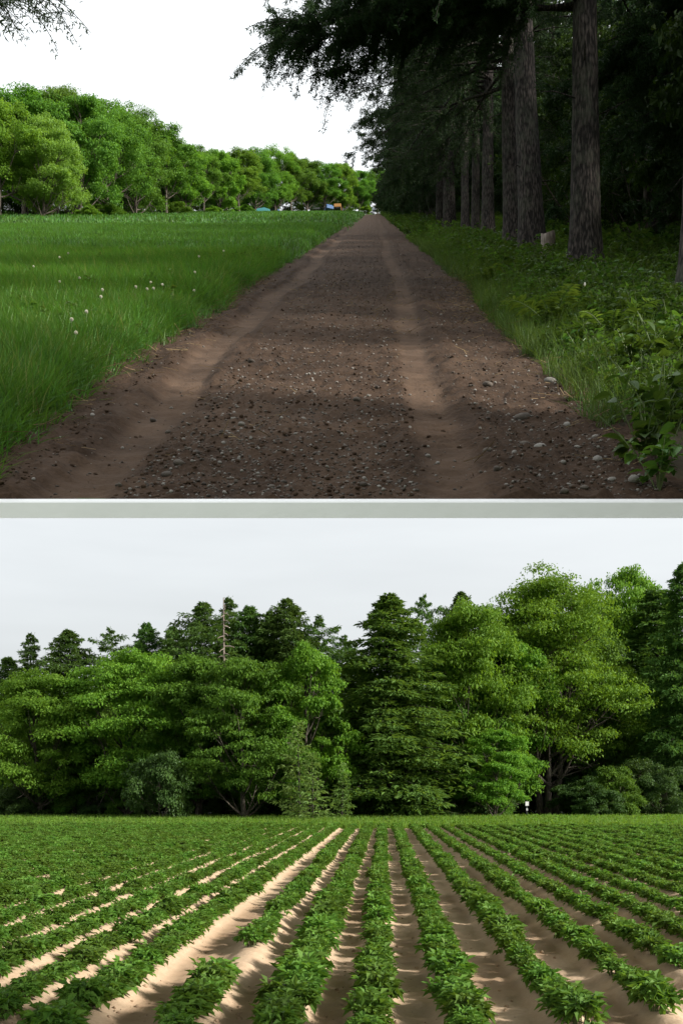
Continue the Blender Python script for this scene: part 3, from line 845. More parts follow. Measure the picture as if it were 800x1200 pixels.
# larch beyond the meadow corner whose bare-tipped twigs hang in from above
def hanging_larch():
    rng = np.random.default_rng(77)
    w = MB(); nd = MB()
    V, q = big_trunk(rng, 11, 0.2, 3.0)
    w.add(V, [q])
    for i in range(44):
        t = (i + rng.random()) / 44
        z = 4.6 + 6.0 * t; a = i * 2.399
        dr = np.array([math.cos(a), math.sin(a), 0]); L = 2.2 * (1 - 0.7 * t)
        bough_pieces(w, nd, rng, np.array([0, 0, z]) + dr * 0.1, dr, L, 0.3, 10, 10, 0.10, 0.02)
    for (z, a, L, dp) in ((4.55, -0.10, 2.75, 0.40), (4.7, 0.12, 2.3, 0.34), (5.0, -0.3, 2.4, 0.38), (4.6, -0.02, 1.9, 0.36)):
        dr = np.array([math.cos(a), math.sin(a), 0])
        bough_pieces(w, nd, rng, np.array([0, 0, z]), dr, L, dp, 34, 16, 0.055, 0.024)
    return w.mesh('trunk', M['bark'], True), nd.mesh('crown', M['needle_dark'])
place_tree('larch_tree', hanging_larch(), (-5.75, 12.0, float(up_z(-5.75, 12.0)) - 0.35), 'larch whose thin twigs hang down over the meadow, bare at the tips', None, 0, (1, 1, 1), None, 'larch')

# ------------------------------------------------------------------ UPPER PLACE: tree line beyond the meadow
def far_z(x, y): return float(up_z(x, y)) - 0.1
MEAD = [  # px, distance, height, kind, material, width factor, label
    (2, 92, 11.0, BL[1], 'leaf_light', 1.0, None),
    (52, 93, 9.6, BL[2], 'leaf_yellow', 0.75, 'yellow-green broadleaf tree with layered sprays at the meadow edge'),
    (28, 106, 13.2, BL[3], 'leaf_mid', 1.0, None),
    (66, 108, 13.4, BL[0], 'leaf_mid', 0.85, None),
    (92, 104, 13.2, BL[1], 'leaf_mid', 0.8, 'tallest rounded tree of the meadow tree line, beside the yellow-green one'),
    (126, 112, 12.6, BL[0], 'leaf_mid', 0.85, None),
    (160, 122, 12.3, BL[2], 'leaf_mid', 0.8, None),
    (196, 133, 11.2, BL[3], 'leaf_mid', 1.0, None),
    (142, 136, 13.0, BL[0], 'leaf_mid', 0.9, None),
    (218, 150, 10.6, BL[1], 'leaf_light', 0.85, None),
    (240, 166, 10.6, BL[0], 'leaf_mid', 0.85, None),
    (258, 186, 11.6, BL[3], 'leaf_light', 1.0, None),
    (280, 196, 12.3, BL[1], 'leaf_light', 0.9, None),
    (300, 206, 12.6, BL[0], 'leaf_mid', 0.85, None),
    (322, 212, 13.0, BL[2], 'leaf_light', 0.8, None),
    (342, 216, 12.4, BL[3], 'leaf_mid', 0.9, None),
    (360, 224, 12.0, BL[1], 'leaf_mid', 0.9, None),
    (380, 226, 11.0, BL[0], 'leaf_mid', 0.9, None),
    (400, 230, 11.6, BL[3], 'leaf_light', 0.9, None),
    (420, 243, 10.6, BL[1], 'leaf_mid', 0.9, None),
    (442, 255, 11.0, BL[2], 'leaf_mid', 0.9, None),
    (462, 246, 11.0, BL[0], 'leaf_mid', 0.9, None),
    (40, 122, 13.0, BL[2], 'leaf_mid', 0.9, None),
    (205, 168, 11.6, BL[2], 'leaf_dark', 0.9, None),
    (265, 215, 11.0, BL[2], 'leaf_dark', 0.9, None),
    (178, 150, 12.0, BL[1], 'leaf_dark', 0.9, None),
]
MLAB = {'leaf_mid': 'rounded mid-green broadleaf tree in the tree line beyond the meadow', 'leaf_light': 'fresh light green broadleaf tree in the tree line beyond the meadow', 'leaf_dark': 'shaded dark tree standing behind the meadow tree line'}
for i, (px, y, h, kd, mt, wf, lab) in enumerate(MEAD):
    x = upx(px, y); s = 0.95 * h / 10.0
    if mt != 'leaf_dark' and i % 5 in (0, 2): kd = BLU[i % 3]
    place_tree('broadleaf_tree', kd, (x, y, far_z(x, y)), lab or MLAB[mt], None if lab else 'meadow tree line', i * 1.7, (s * wf * 1.05, s * wf * 1.05, s), mt, 'tree')
SH = 'low shrub along the foot of the meadow tree line'
for i, (px, y) in enumerate([(105, 100), (128, 106), (208, 136), (250, 166), (290, 202), (410, 236), (428, 240)]):
    x = upx(px, y); s = 0.35 + 0.2 * ((i * 7) % 5) / 5
    place_tree('shrub', BUSH[i % 2], (x, y, far_z(x, y)), SH, 'shrubs at the meadow edge', i * 1.1, (s * 1.5, s * 1.5, s), 'leaf_light' if i % 3 == 0 else 'leaf_mid', 'shrub')
SB = 'shaded thicket sapling behind the trunks of the meadow tree line'
for i in range(30):
    t = i / 29.0; px = -15 + 480 * t; y = float(np.interp(px, [0, 100, 200, 260, 330, 440], [112, 120, 160, 205, 228, 254])) + (i % 3) * 3
    x = upx(px, y); k = 0.75 + 0.1 * (i % 4)
    if x < XL(y) + 1: continue
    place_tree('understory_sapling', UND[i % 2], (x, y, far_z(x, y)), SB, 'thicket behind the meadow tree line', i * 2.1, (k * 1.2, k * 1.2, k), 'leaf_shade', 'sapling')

# ------------------------------------------------------------------ vegetation meshes for ground cover
def tuft(seed, n, h, spread, w, bend=0.5, mat='grass', flower=False):
    rng = np.random.default_rng(seed)
    k = np.linspace(0, 1, 4)
    a = rng.uniform(0, 6.28, n); r = spread * np.sqrt(rng.random(n))
    b = np.stack([r * np.cos(a), r * np.sin(a), np.full(n, -0.03)], -1)
    d = rng.normal(size=(n, 3)); d[:, 2] = 0; d /= np.linalg.norm(d, axis=1)[:, None]
    H = h * rng.uniform(0.55, 1.15, n); bd = bend * rng.uniform(0.1, 1.0, n)
    P = b[:, None] + d[:, None] * (bd * H)[:, None, None] * (k ** 2)[None, :, None]
    P[:, :, 2] += H[:, None] * (k * (1 - 0.35 * bd[:, None] * k))
    sd = np.stack([-d[:, 1], d[:, 0], 0 * a], -1); sd = sd + rng.normal(size=(n, 3)) * 0.5; sd[:, 2] = 0
    sd /= np.linalg.norm(sd, axis=1)[:, None]
    W = sd[:, None] * (w * np.array([0.8, 1.0, 0.7, 0.06]))[None, :, None] * rng.uniform(0.7, 1.3, n)[:, None, None]
    mb = MB(); mb.strips(P, W)
    return mb.mesh('tuft', M[mat])
def herb(seed, n, h, r, leaf, mat='herb', width=0.6, oval=False):
    rng = np.random.default_rng(seed)
    mb = MB()
    st = max(3, n // 9)
    for i in range(st):
        a = rng.uniform(0, 6.28); l = r * rng.uniform(0.2, 0.8); H = h * rng.uniform(0.6, 1.0)
        k = np.linspace(0, 1, 5)
        Q = np.stack([math.cos(a) * l * k ** 1.3, math.sin(a) * l * k ** 1.3, -0.03 + H * k], -1)
        mb.tube(Q, 0.006 * (1 - 0.6 * k), 3, 1, False)
        m = n // st
        q = rng.uniform(0.25, 1.0, m)
        C = np.stack([np.interp(q, k, Q[:, c]) for c in range(3)], -1)
        b = rng.uniform(0, 6.28, m)
        D = np.stack([np.cos(b), np.sin(b), rng.uniform(-0.25, 0.35, m)], -1)
        N = np.array([0, 0, 1.0]) + rng.normal(size=(m, 3)) * 0.3
        (mb.ovals if oval else mb.leaves)(C + D * 0.02, N, D, leaf * rng.uniform(0.6, 1.25, m), width)
    return mb.mesh('herb', [M[mat], M['stem']])
def fern(seed, fr, L):
    rng = np.random.default_rng(seed)
    mb = MB()
    for i in range(fr):
        a = i * 6.28 / fr + rng.uniform(-0.3, 0.3)
        dr = np.array([math.cos(a), math.sin(a), 0]); sd = np.array([-dr[1], dr[0], 0])
        k = np.linspace(0, 1, 8); l = L * rng.uniform(0.75, 1.1)
        Q = dr * (k * l * 0.85)[:, None]; Q[:, 2] = l * (0.9 * k - 0.62 * k ** 2) - 0.02
        mb.tube(Q, 0.005 * (1 - 0.8 * k), 3, 1, False)
        q = np.linspace(0.12, 0.98, 18)
        C = np.stack([np.interp(q, k, Q[:, c]) for c in range(3)], -1)
        for s in (-1, 1):
            D = sd * s + dr * 0.35 + rng.normal(size=(18, 3)) * 0.08
            mb.leaves(C, np.tile([0, 0, 1.0], (18, 1)) + rng.normal(size=(18, 3)) * 0.15, D, l * 0.26 * np.sin(np.pi * (0.18 + 0.8 * q)) , 0.3, 0.05)
    return mb.mesh('fern', [M['fern'], M['stem']])

# meadow grass
rng = np.random.default_rng(8)
GT = [tuft(100 + i, 30, 0.34, 0.11, 0.0046, 0.95) for i in range(3)] + [tuft(104, 30, 0.34, 0.11, 0.0046, 0.8)] + [tuft(110 + i, 40, 0.34, 0.30, 0.010, 0.6) for i in range(3)] + [tuft(120 + i, 44, 0.34, 0.8, 0.03, 0.5) for i in range(2)] + [tuft(105, 7, 0.44, 0.14, 0.003, 0.7, 'seed_stalk')]
P = []; SC = []; IX = []
def add_pts(y0, y1, dens, kinds, hs, wscale):
    n = int(dens * (y1 - y0) * (0.345 * (y0 + y1) / 2 + 3.2))
    y = np.sqrt(rng.uniform(y0 ** 2, y1 ** 2, n * 2))
    xl = -(0.335 * y + 0.8); xr = left_edge(y) + DX * y - 0.05
    x = xl + (xr - xl) * rng.random(n * 2)
    keep = (xr > xl) & (rng.random(n * 2) < 0.5)
    x, y = x[keep], y[keep]
    z = up_z(x, y) - 0.01
    P.append(np.stack([x, y, z], -1))
    patch = 0.75 + 0.6 * fbm(x * 0.35, y * 0.25, 3)
    s = 0.78 * hs * patch * rng.uniform(0.75, 1.25, len(x))
    SC.append(np.stack([wscale * np.ones_like(x), wscale * np.ones_like(x), s], -1))
    ii = rng.integers(kinds[0], kinds[1], len(x)); IX.append(np.where((rng.random(len(x)) < 0.15) & (kinds[1] == 4), 9, ii))
add_pts(5.55, 14, 120, (0, 4), 1.0, 1.0)
add_pts(14, 30, 60, (0, 4), 1.0, 1.3)
add_pts(30, 70, 9, (4, 7), 1.0, 1.3)
add_pts(70, 215, 1.6, (7, 9), 1.0, 1.3)
# fringe along the road edge and in front of it
n = 900
y = 5.6 + 60 * rng.random(n) ** 2; e = left_edge(y)
x = e + DX * y + rng.normal(size=n) * 0.10 - 0.05
P.append(np.stack([x, y, up_z(x, y) - 0.02], -1)); s = rng.uniform(0.35, 0.95, n); SC.append(np.stack([s * 0 + 1, s * 0 + 1, s], -1)); IX.append(rng.integers(0, 4, n))
P = np.concatenate(P); SC = np.concatenate(SC); IX = np.concatenate(IX)
RT = np.stack([rng.normal(size=len(P)) * 0.06, rng.normal(size=len(P)) * 0.06, rng.uniform(0, 6.28, len(P))], -1)
tag(scatter('meadow_grass', P, RT, SC, IX, GT), 'tall green meadow grass growing beside the dirt road', 'grass', kind='stuff')

# weeds in the meadow
MW = [herb(130 + i, 24, 0.30, 0.16, 0.075) for i in range(3)]
n = 420
y = np.sqrt(rng.uniform(36, 900, n)); xr = left_edge(y) + DX * y
x = xr - 0.05 - np.abs(rng.normal(size=n)) * 1.5
k = x > -(0.335 * y + 0.6); x, y = x[k], y[k]
P = np.stack([x, y, up_z(x, y)], -1)
tag(scatter('meadow_weeds', P, np.stack([0 * x, 0 * x, rng.uniform(0, 6.28, len(x))], -1), np.repeat(rng.uniform(0.6, 1.15, len(x))[:, None], 3, 1), rng.integers(0, 3, len(x)), MW), 'low leafy weeds mixed into the meadow grass', 'weeds', kind='stuff')

# verge undergrowth on the wood side
VG = [herb(140 + i, 40, 0.42, 0.26, 0.085) for i in range(4)] + [herb(150 + i, 40, 0.62, 0.3, 0.10, width=0.66, oval=True) for i in range(3)] + [tuft(160 + i, 30, 0.36, 0.09, 0.004, 0.9, 'verge_grass') for i in range(3)] + [herb(170 + i, 60, 0.6, 0.6, 0.17) for i in range(2)]
P = []; SC = []; IX = []
def verge(n, y0, y1, umin, umax, kinds, s0, s1, pw=1.0):
    y = np.sqrt(rng.uniform(y0 ** 2, y1 ** 2, n))
    r = right_edge(y)
    u = r + umin + (umax - umin) * rng.random(n) ** pw
    x = u + DX * y
    k = (x < np.minimum(XR(y) - 0.2, 0.345 * y + 1.6)); x, y = x[k], y[k]
    P.append(np.stack([x, y, up_z(x, y) - 0.01], -1))
    s = rng.uniform(s0, s1, len(x)); hz = np.where(y < 46, 0.62 + 0.25 * fbm(x * 0.9, y * 0.6, 3), 1.0) if kinds[0] != 7 else 1.0
    SC.append(np.stack([s * (0.9 if y0 < 40 else 1), s * (0.9 if y0 < 40 else 1), s * hz], -1)); IX.append(rng.integers(kinds[0], kinds[1], len(x)))
verge(1100, 6.2, 16, 0.5, 5.0, (0, 4), 0.6, 1.1)
verge(500, 6.5, 16, 0.9, 5.0, (4, 7), 0.6, 1.0)
verge(800, 7, 18, 0.02, 1.2, (7, 10), 0.4, 1.0, 1.4)
verge(700, 7, 18, 0.25, 1.6, (0, 4), 0.4, 0.9, 1.2)
verge(2600, 16, 45, 0.25, 7.0, (0, 4), 0.7, 1.3)
verge(1500, 16, 45, 0.7, 7.0, (4, 7), 0.7, 1.25)
verge(1300, 16, 50, 0.0, 1.0, (7, 10), 0.6, 1.2, 1.4)
verge(3600, 45, 230, 0.1, 6.0, (10, 12), 0.7, 1.3)
verge(1200, 22, 60, 3.0, 16.0, (10, 12), 0.8, 1.6)
P = np.concatenate(P); SC = np.concatenate(SC); IX = np.concatenate(IX)
RT = np.stack([rng.normal(size=len(P)) * 0.08, rng.normal(size=len(P)) * 0.08, rng.uniform(0, 6.28, len(P))], -1)
tag(scatter('verge_undergrowth', P, RT, SC, IX, VG), 'dense leafy undergrowth on the verge between road and wood', 'undergrowth', kind='stuff')

# single plants one can tell apart
HB = [herb(180 + i, 70, 0.48, 0.36, 0.10, width=0.62, oval=True) for i in range(3)]
def up_at(px, py):
    """point of the hillside seen at a picture position"""
    y = UP_H * F / (py - UP_HY)
    for _ in range(12):
        x = (px - 400) / F * y
        dz = up_surface(x, y) - ((CZ - UP_H) + S * y)
        y = (UP_H - dz) * F / (py - UP_HY)
    x = (px - 400) / F * y
    return x, y, up_surface(x, y)
HL = [((752, 540), 1.0, 'broad-leaved herb at the lower corner of the verge, over the white stone'), ((768, 500), 1.1, 'broad-leaved herb with large drooping leaves beside the stony verge'),
      ((742, 440), 1.0, 'leafy herb among the darker plants under the big trunk'), ((775, 440), 1.2, 'tall leafy herb crowding the shaded verge'), ((700, 385), 0.9, 'bright leafy herb with a white flower bud below the big trunk'), ((770, 575), 0.9, 'low cut-leaved herb hanging over the pale ledge')]
for i, ((px, py), s, lab) in enumerate(HL):
    p = up_at(px, py)
    o = empty('leafy_herb', p, (0, 0, i * 1.3), (s, s, s)); tag(o, lab, 'herb')
    link('foliage', HB[i % 3], o)
    if 'bud' in lab:
        mb = MB(); k = np.linspace(0, 1, 6)
        mb.tube(np.stack([0.05 + 0 * k, -0.25 + 0 * k, 0.44 + 0.05 * k], -1), 0.013 * np.sin(0.35 + k * 2.5), 8)
        link('flower_bud', mb.mesh('flower_bud', M['fluff'], True), o)
FN = [fern(190, 9, 0.75), fern(191, 8, 0.65)]
for i, ((px, py), s, lab) in enumerate([((645, 385), 1.0, 'pale green fern in front of the big trunk'), ((622, 372), 0.9, 'pale green fern beside the road margin below the close pair of trunks'), ((715, 400), 0.9, 'fern under the leafy herbs near the thick trunk'), ((575, 335), 1.0, 'fern spreading at the road margin further up the verge')]):
    o = link('fern_plant', FN[i % 2], None, up_at(px, py), (0, 0, i * 0.9), (s, s, s)); tag(o, lab, 'fern')

# dandelion clocks in the meadow
mbs = MB(); k = np.linspace(0, 1, 4); mbs.tube(np.stack([0.01 * k, 0.01 * k ** 2, -0.03 + 0.70 * k], -1), 0.003, 4)
DST = mbs.mesh('stem', M['stem'])
rngd = np.random.default_rng(3); mbh = MB(); dd = runit(260, rngd)
mbh.leaves(dd * 0.004, np.cross(dd, runit(260, rngd)), dd, 0.032, 0.5, 0.02)
mbh.leaves(dd * 0.026, dd, runit(260, rngd), 0.014, 0.9, 0.0)
mbh.V[-1] += np.array([0.01, 0.01, 0.68]); mbh.V[-2] += np.array([0.01, 0.01, 0.68])
DHD = mbh.mesh('seed_head', M['fluff'])
for (px, py) in [(102, 370), (177, 334), (191, 347), (229, 331), (228, 341), (180, 342), (93, 329), (70, 308), (80, 303), (173, 353), (90, 396), (85, 391), (233, 307), (262, 300), (40, 315), (120, 343), (70, 333), (160, 340), (118, 352)]:
    x, y, z = up_at(px, py + 40 * (py - UP_HY) / 140)
    s = 0.50 if y < 20 else 0.6
    o = empty('dandelion_clock', (x, y, z), (0, 0, px), (s, s, s))
    tag(o, 'white dandelion seed head standing above the meadow grass', 'dandelion', 'dandelion clocks in the meadow')
    link('stem', DST, o); link('seed_head', DHD, o)

# ------------------------------------------------------------------ stones
def stone_mesh(seed, mat):
    import bmesh
    rng = np.random.default_rng(seed)
    bm = bmesh.new(); bmesh.ops.create_icosphere(bm, subdivisions=2, radius=0.5)
    V = np.array([v.co[:] for v in bm.verts]); Fq = np.array([[v.index for v in f.verts] for f in bm.faces]); bm.free()
    d = V / 0.5
    f = np.ones(len(V))
    for _ in range(5):
        a = runit(1, rng)[0]; f += rng.uniform(-0.16, 0.16) * np.clip(d @ a, 0, 1) ** 2
    for _ in range(3):
        a = runit(1, rng)[0]; c = 0.40 + rng.uniform(0, 0.06); t = V @ a; V = V - np.clip(t - c, 0, 1)[:, None] * a * 0.8
    V = V * f[:, None] * np.array([1.0, rng.uniform(0.65, 0.9), rng.uniform(0.5, 0.7)])
    return make_mesh('stone', V, [Fq], M[mat], True)
STN = [stone_mesh(200 + i, 'stone') for i in range(6)]
STP = [stone_mesh(210 + i, 'pale_stone') for i in range(3)]
SL = [(645, 448, 17, 1, 'rounded pale stone lodged against the verge grass'), (612, 491, 22, 0, 'long smooth brown stone lying by the road margin'),
      (632, 525, 15, 1, 'light oval stone beside a smaller darker one on the road margin'), (614, 521, 13, 0, 'dull stone next to the light oval one'),
      (571, 453, 14, 0, 'dark flat stone at the edge of the right wheel track'), (210, 544, 14, 0, 'dark angular stone between the wheel tracks, biggest among the gravel'),
      (196, 557, 15, 0, 'flat grey stone just below the dark angular one'), (742, 569, 15, 1, 'white rounded stone under the broad-leaved herb'),
      (582, 551, 13, 0, None), (571, 529, 12, 0, None), (700, 539, 13, 1, None), (716, 563, 11, 1, None), (661, 577, 12, 0, None), (670, 571, 10, 0, None), (684, 572, 11, 0, None), (697, 513, 10, 1, None), (664, 499, 10, 1, None), (732, 520, 10, 0, None), (676, 526, 8, 1, None), (659, 546, 8, 1, None), (626, 556, 8, 0, None), (620, 549, 9, 0, None), (602, 531, 8, 1, None),
      (295, 425, 10, 0, None), (310, 411, 8, 0, None), (365, 460, 10, 0, None), (355, 492, 8, 1, None), (418, 474, 10, 0, None), (442, 455, 8, 0, None), (425, 572, 11, 0, None), (318, 571, 10, 0, None), (332, 566, 10, 0, None), (283, 498, 9, 1, None), (501, 535, 8, 1, None), (475, 443, 8, 0, None), (230, 531, 10, 0, None), (283, 497, 8, 0, None), (222, 527, 9, 0, None), (180, 494, 11, 0, None), (197, 507, 9, 0, None), (109, 487, 7, 1, None), (270, 528, 7, 0, None), (239, 568, 7, 0, None), (262, 520, 7, 1, None)]
rng = np.random.default_rng(21)
GL = 'small grey stone lying loose among the gravel of the dirt road'
for _ in range(230):
    py = 360 + 220 * rng.random() ** 0.7
    y = UP_H * F / (py - UP_HY); u = rng.choice([rng.uniform(-1.25, 0.2), rng.uniform(0.75, 1.5), rng.uniform(-2.3, 1.5)], p=[0.62, 0.23, 0.15])
    SL.append((437 + u / y * F, py, rng.uniform(2.6, 6.0) * (0.5 + 0.5 * (py - UP_HY) / 340), int(rng.random() < 0.15), None))
for i, (px, py, w, pale, lab) in enumerate(SL):
    x, y, z = up_at(px, py)
    d = w * y / F
    o = link('stone', (STP if pale else STN)[i % (3 if pale else 6)], None, (x, y, z + d * 0.06), (rng.uniform(-0.15, 0.15) + math.atan(S) * 0.6, rng.uniform(-0.15, 0.15), rng.uniform(0, 6.28) if not lab else rng.uniform(-0.3, 0.3)), (d, d, d))
    tag(o, lab or GL, 'stone', None if lab else 'loose stones on the road')
# gravel
n = 9000
pyv = 262 + 320 * rng.random(n) ** 0.75
y = UP_H * F / (pyv - UP_HY)
m = rng.random(n)
u = np.where(m < 0.6, rng.uniform(-1.3, 0.25, n), np.where(m < 0.82, rng.uniform(0.7, 1.6, n), rng.uniform(-2.3, 1.6, n)))
x = u + DX * y
sz = (0.008 + 0.022 * rng.random(n) ** 2.5) * (1 + 0.6 * smooth(10, 30, y))
P = np.stack([x, y, road_z(u, y) + sz * 0.05], -1)
tag(scatter('gravel', P, rng.uniform(-0.5, 0.5, (n, 3)) + np.stack([0 * x, 0 * x, rng.uniform(0, 6.28, n)], -1), np.repeat(sz[:, None], 3, 1), rng.integers(0, 8, n), STN + STP[:2]), 'fine gravel strewn over the dirt road between the wheel tracks', 'gravel', kind='stuff')
# clods of turned soil
CLD = [stone_mesh(420 + i, 'clod') for i in range(5)]
n = 5200
pyv = 275 + 307 * rng.random(n) ** 0.75
y = UP_H * F / (pyv - UP_HY); m = rng.random(n)
u = np.where(m < 0.55, rng.uniform(-1.35, 0.28, n), np.where(m < 0.78, rng.uniform(0.68, 1.6, n), np.where(m < 0.93, rng.uniform(-2.35, -1.85, n), rng.uniform(-2.3, 1.6, n))))
sz = 0.010 + 0.030 * rng.random(n) ** 2.6
P = np.stack([u + DX * y, y, road_z(u, y) + sz * 0.03], -1)
tag(scatter('soil_clods', P, rng.uniform(-0.6, 0.6, (n, 3)) + np.stack([0 * u, 0 * u, rng.uniform(0, 6.28, n)], -1), np.repeat(sz[:, None], 3, 1), rng.integers(0, 5, n), CLD), 'brown clods of turned soil covering the dirt road', 'soil clods', kind='stuff')
# dry straw and twigs
def straw_mesh(seed):
    rg = np.random.default_rng(seed); mb = MB(); k = np.linspace(0, 1, 4)
    for _ in range(7):
        a = rg.uniform(0, 6.28); l = rg.uniform(0.03, 0.16); s = np.array([rg.uniform(-0.15, 0.15), rg.uniform(-0.15, 0.15), 0.008])
        d = np.array([math.cos(a), math.sin(a), rg.uniform(0, 0.15)])
        mb.tube(s + d * (k * l)[:, None], 0.0022, 3)
    return mb.mesh('straw', M['straw'])
n = 650
y = np.sqrt(rng.uniform(30, 500, n)); sidev = rng.random(n) < 0.5
u = np.where(sidev, left_edge(y) + np.abs(rng.normal(size=n)) * 0.2, right_edge(y) - np.abs(rng.normal(size=n)) * 0.28 + 0.2)
u = np.where(rng.random(n) < 0.2, rng.uniform(-2.2, 1.5, n), u)
x = u + DX * y
P = np.stack([x, y, road_z(u, y) + 0.003], -1)
tag(scatter('straw_litter', P, np.stack([0 * x + math.atan(S) * 0.7, 0 * x, rng.uniform(0, 6.28, n)], -1), np.repeat(rng.uniform(0.5, 1.2, n)[:, None], 3, 1), rng.integers(0, 3, n), [straw_mesh(i) for i in range(3)]), 'dry straw and twig litter along the road margins', 'litter', kind='stuff')

# grey stump by the trunks
mb = MB()
kz = np.linspace(-0.2, 0.62, 7); th = np.arange(12) * 2 * math.pi / 12
Tt, Kz = np.meshgrid(th, kz); rr = 0.15 * (1 + 0.12 * np.sin(Tt * 3) + 0.25 * np.exp(-(Kz + 0.2) * 7)) ; Kz = Kz + np.where(Kz > 0.6, 0.05 * np.cos(Tt * 2 + 1), 0)
i = np.arange(6)[:, None] * 12; j = np.arange(12)[None]; k2 = (j + 1) % 12
mb.add(np.stack([rr * np.cos(Tt), rr * np.sin(Tt), Kz], -1).reshape(-1, 3), [np.stack([i + j, i + k2, i + 12 + k2, i + 12 + j], -1).reshape(-1, 4), 72 + np.arange(12)[None]])
yst = 23.0
tag(link('tree_stump', mb.mesh('tree_stump', M['dead_wood'], True), None, uploc(px_u(642, yst), yst)), 'weathered grey tree stump between the two thickest trunks', 'stump')

# ------------------------------------------------------------------ far end of the meadow: sheds, vehicles, person
def paint(name, c, rough=0.4): return plain_mat(name, c, tuple(min(1, v * 1.08) for v in c), 3, rough, 0.5)
P_BLUE, P_ORANGE, P_TEAL, P_WHITE, P_DARK, P_GLASS, P_TYRE = paint('blue_paint', (0.05, 0.11, 0.24)), paint('orange_paint', (0.36, 0.17, 0.04)), paint('teal_roof', (0.06, 0.24, 0.26)), paint('white_wall', (0.75, 0.76, 0.75), 0.7), paint('dark_roof', (0.08, 0.085, 0.09), 0.7), paint('dark_glass', (0.02, 0.025, 0.03), 0.1), paint('tyre', (0.02, 0.02, 0.02), 0.8)
P_GREY = paint('grey_wall', (0.3, 0.31, 0.31), 0.8)
def one(name, fn, mat, parent):
    mb = MB(); fn(mb); return link(name, mb.mesh(name, mat), parent)
def wheel(parent, x, y, r, w=0.2):
    t = np.linspace(-1, 1, 5)
    one('wheel', lambda b: b.tube(np.stack([0 * t + x, y + t * w / 2, 0 * t + r], -1), r * np.array([0.8, 1, 1, 1, 0.8]), 14), P_TYRE, parent)
def prism(mb, pts, y0, y1, inset=0.0):
    n = len(pts)
    V = [(x, y0, z) for x, z in pts] + [(x, y1, z) for x, z in pts]
    f4 = np.array([[i, (i + 1) % n, n + (i + 1) % n, n + i] for i in range(n)])
    mb.add(np.array(V), [f4, np.arange(n)[None, ::-1], n + np.arange(n)[None]])
def car(px, y, rz, mat, label):
    x = upx(px, y); o = empty('parked_car', (x, y, float(up_z(x, y))), (0, 0, rz), (0.8, 0.85, 0.9)); tag(o, label, 'car')
    one('body', lambda b: prism(b, [(-2.1, 0.32), (2.1, 0.32), (2.15, 0.75), (1.9, 0.95), (0.95, 1.02), (0.5, 1.02), (-1.9, 1.05), (-2.1, 0.9)], -0.85, 0.85), mat, o)
    one('cabin', lambda b: prism(b, [(-1.75, 1.04), (0.95, 1.02), (0.35, 1.5), (-1.3, 1.52)], -0.76, 0.76), mat, o)
    for s in (-1, 1):
        one('side_window', lambda b: prism(b, [(-1.5, 1.08), (0.7, 1.08), (0.28, 1.44), (-1.2, 1.44)], 0.762 * s, 0.772 * s), P_GLASS, o)
        for wx in (-1.3, 1.35): wheel(o, wx, 0.78 * s, 0.33)
    return o
car(322, 216, 1.2, P_BLUE, 'small blue car parked under the far trees beside the teal-roofed shed side')
car(384, 222, 1.9, P_BLUE, 'blue car parked beside the orange truck')
def truck(px, y, rz, label):
    x = upx(px, y); o = empty('small_truck', (x, y, float(up_z(x, y))), (0, 0, rz), (0.75, 0.8, 0.8)); tag(o, label, 'truck')
    one('cab', lambda b: prism(b, [(0.9, 0.55), (2.2, 0.55), (2.25, 1.2), (1.9, 1.95), (0.9, 2.0)], -0.85, 0.85), P_ORANGE, o)
    one('load_bed', lambda b: b.box((-2.2, -0.9, 0.75), (0.8, 0.9, 1.55)), P_ORANGE, o)
    one('chassis', lambda b: b.box((-2.1, -0.5, 0.42), (2.1, 0.5, 0.74)), P_TYRE, o)
    for s in (-1, 1):
        one('side_window', lambda b: prism(b, [(1.05, 1.25), (2.0, 1.25), (1.8, 1.8), (1.05, 1.82)], 0.852 * s, 0.862 * s), P_GLASS, o)
        for wx in (-1.4, 1.5): wheel(o, wx, 0.75 * s, 0.42, 0.24)
truck(396, 224, 1.5, 'orange truck parked at the far end of the meadow')
def shed(px, y, w, d, h, roof, wall, label, rz=0.0):
    x = upx(px, y); o = empty('shed', (x, y, float(up_z(x, y)) - 0.1), (0, 0, rz)); tag(o, label, 'shed')
    one('wall', lambda b: b.box((-w / 2, -d / 2, 0), (w / 2, d / 2, h)), wall, o)
    def rf(b):
        for s in (-1, 1):
            V = np.array([(-w / 2 - 0.4, s * (d / 2 + 0.4), h - 0.05), (w / 2 + 0.4, s * (d / 2 + 0.4), h - 0.05), (w / 2 + 0.4, 0, h + d * 0.28), (-w / 2 - 0.4, 0, h + d * 0.28)])
            b.add(np.concatenate([V, V + [0, 0, 0.12]]), [np.array([[0, 1, 2, 3], [7, 6, 5, 4], [0, 4, 5, 1], [1, 5, 6, 2], [3, 2, 6, 7], [0, 3, 7, 4]])])
    one('roof', rf, roof, o)
    one('door', lambda b: b.box((-0.9, -d / 2 - 0.06, 0.05), (0.9, -d / 2 - 0.005, min(2.2, h - 0.2))), P_DARK, o)
    for xx in (-w * 0.32, w * 0.32):
        one('window', lambda b: b.box((xx - 0.6, -d / 2 - 0.05, 1.0), (xx + 0.6, -d / 2 - 0.005, 1.8)), P_GLASS, o)
shed(380, 244, 6.5, 4, 2.5, P_TEAL, P_GREY, 'grey shed with a teal roof behind the orange truck')
shed(300, 240, 7.0, 4, 2.0, P_DARK, P_WHITE, 'long low white shed with a dark roof seen between the far trunks')
one_t = one('tarpaulin_cover', lambda b: prism(b, [(-1.5, 0), (1.5, 0), (1.2, 0.5), (0.2, 0.85), (-1.2, 0.65)], -0.9, 0.9), P_TEAL, None)
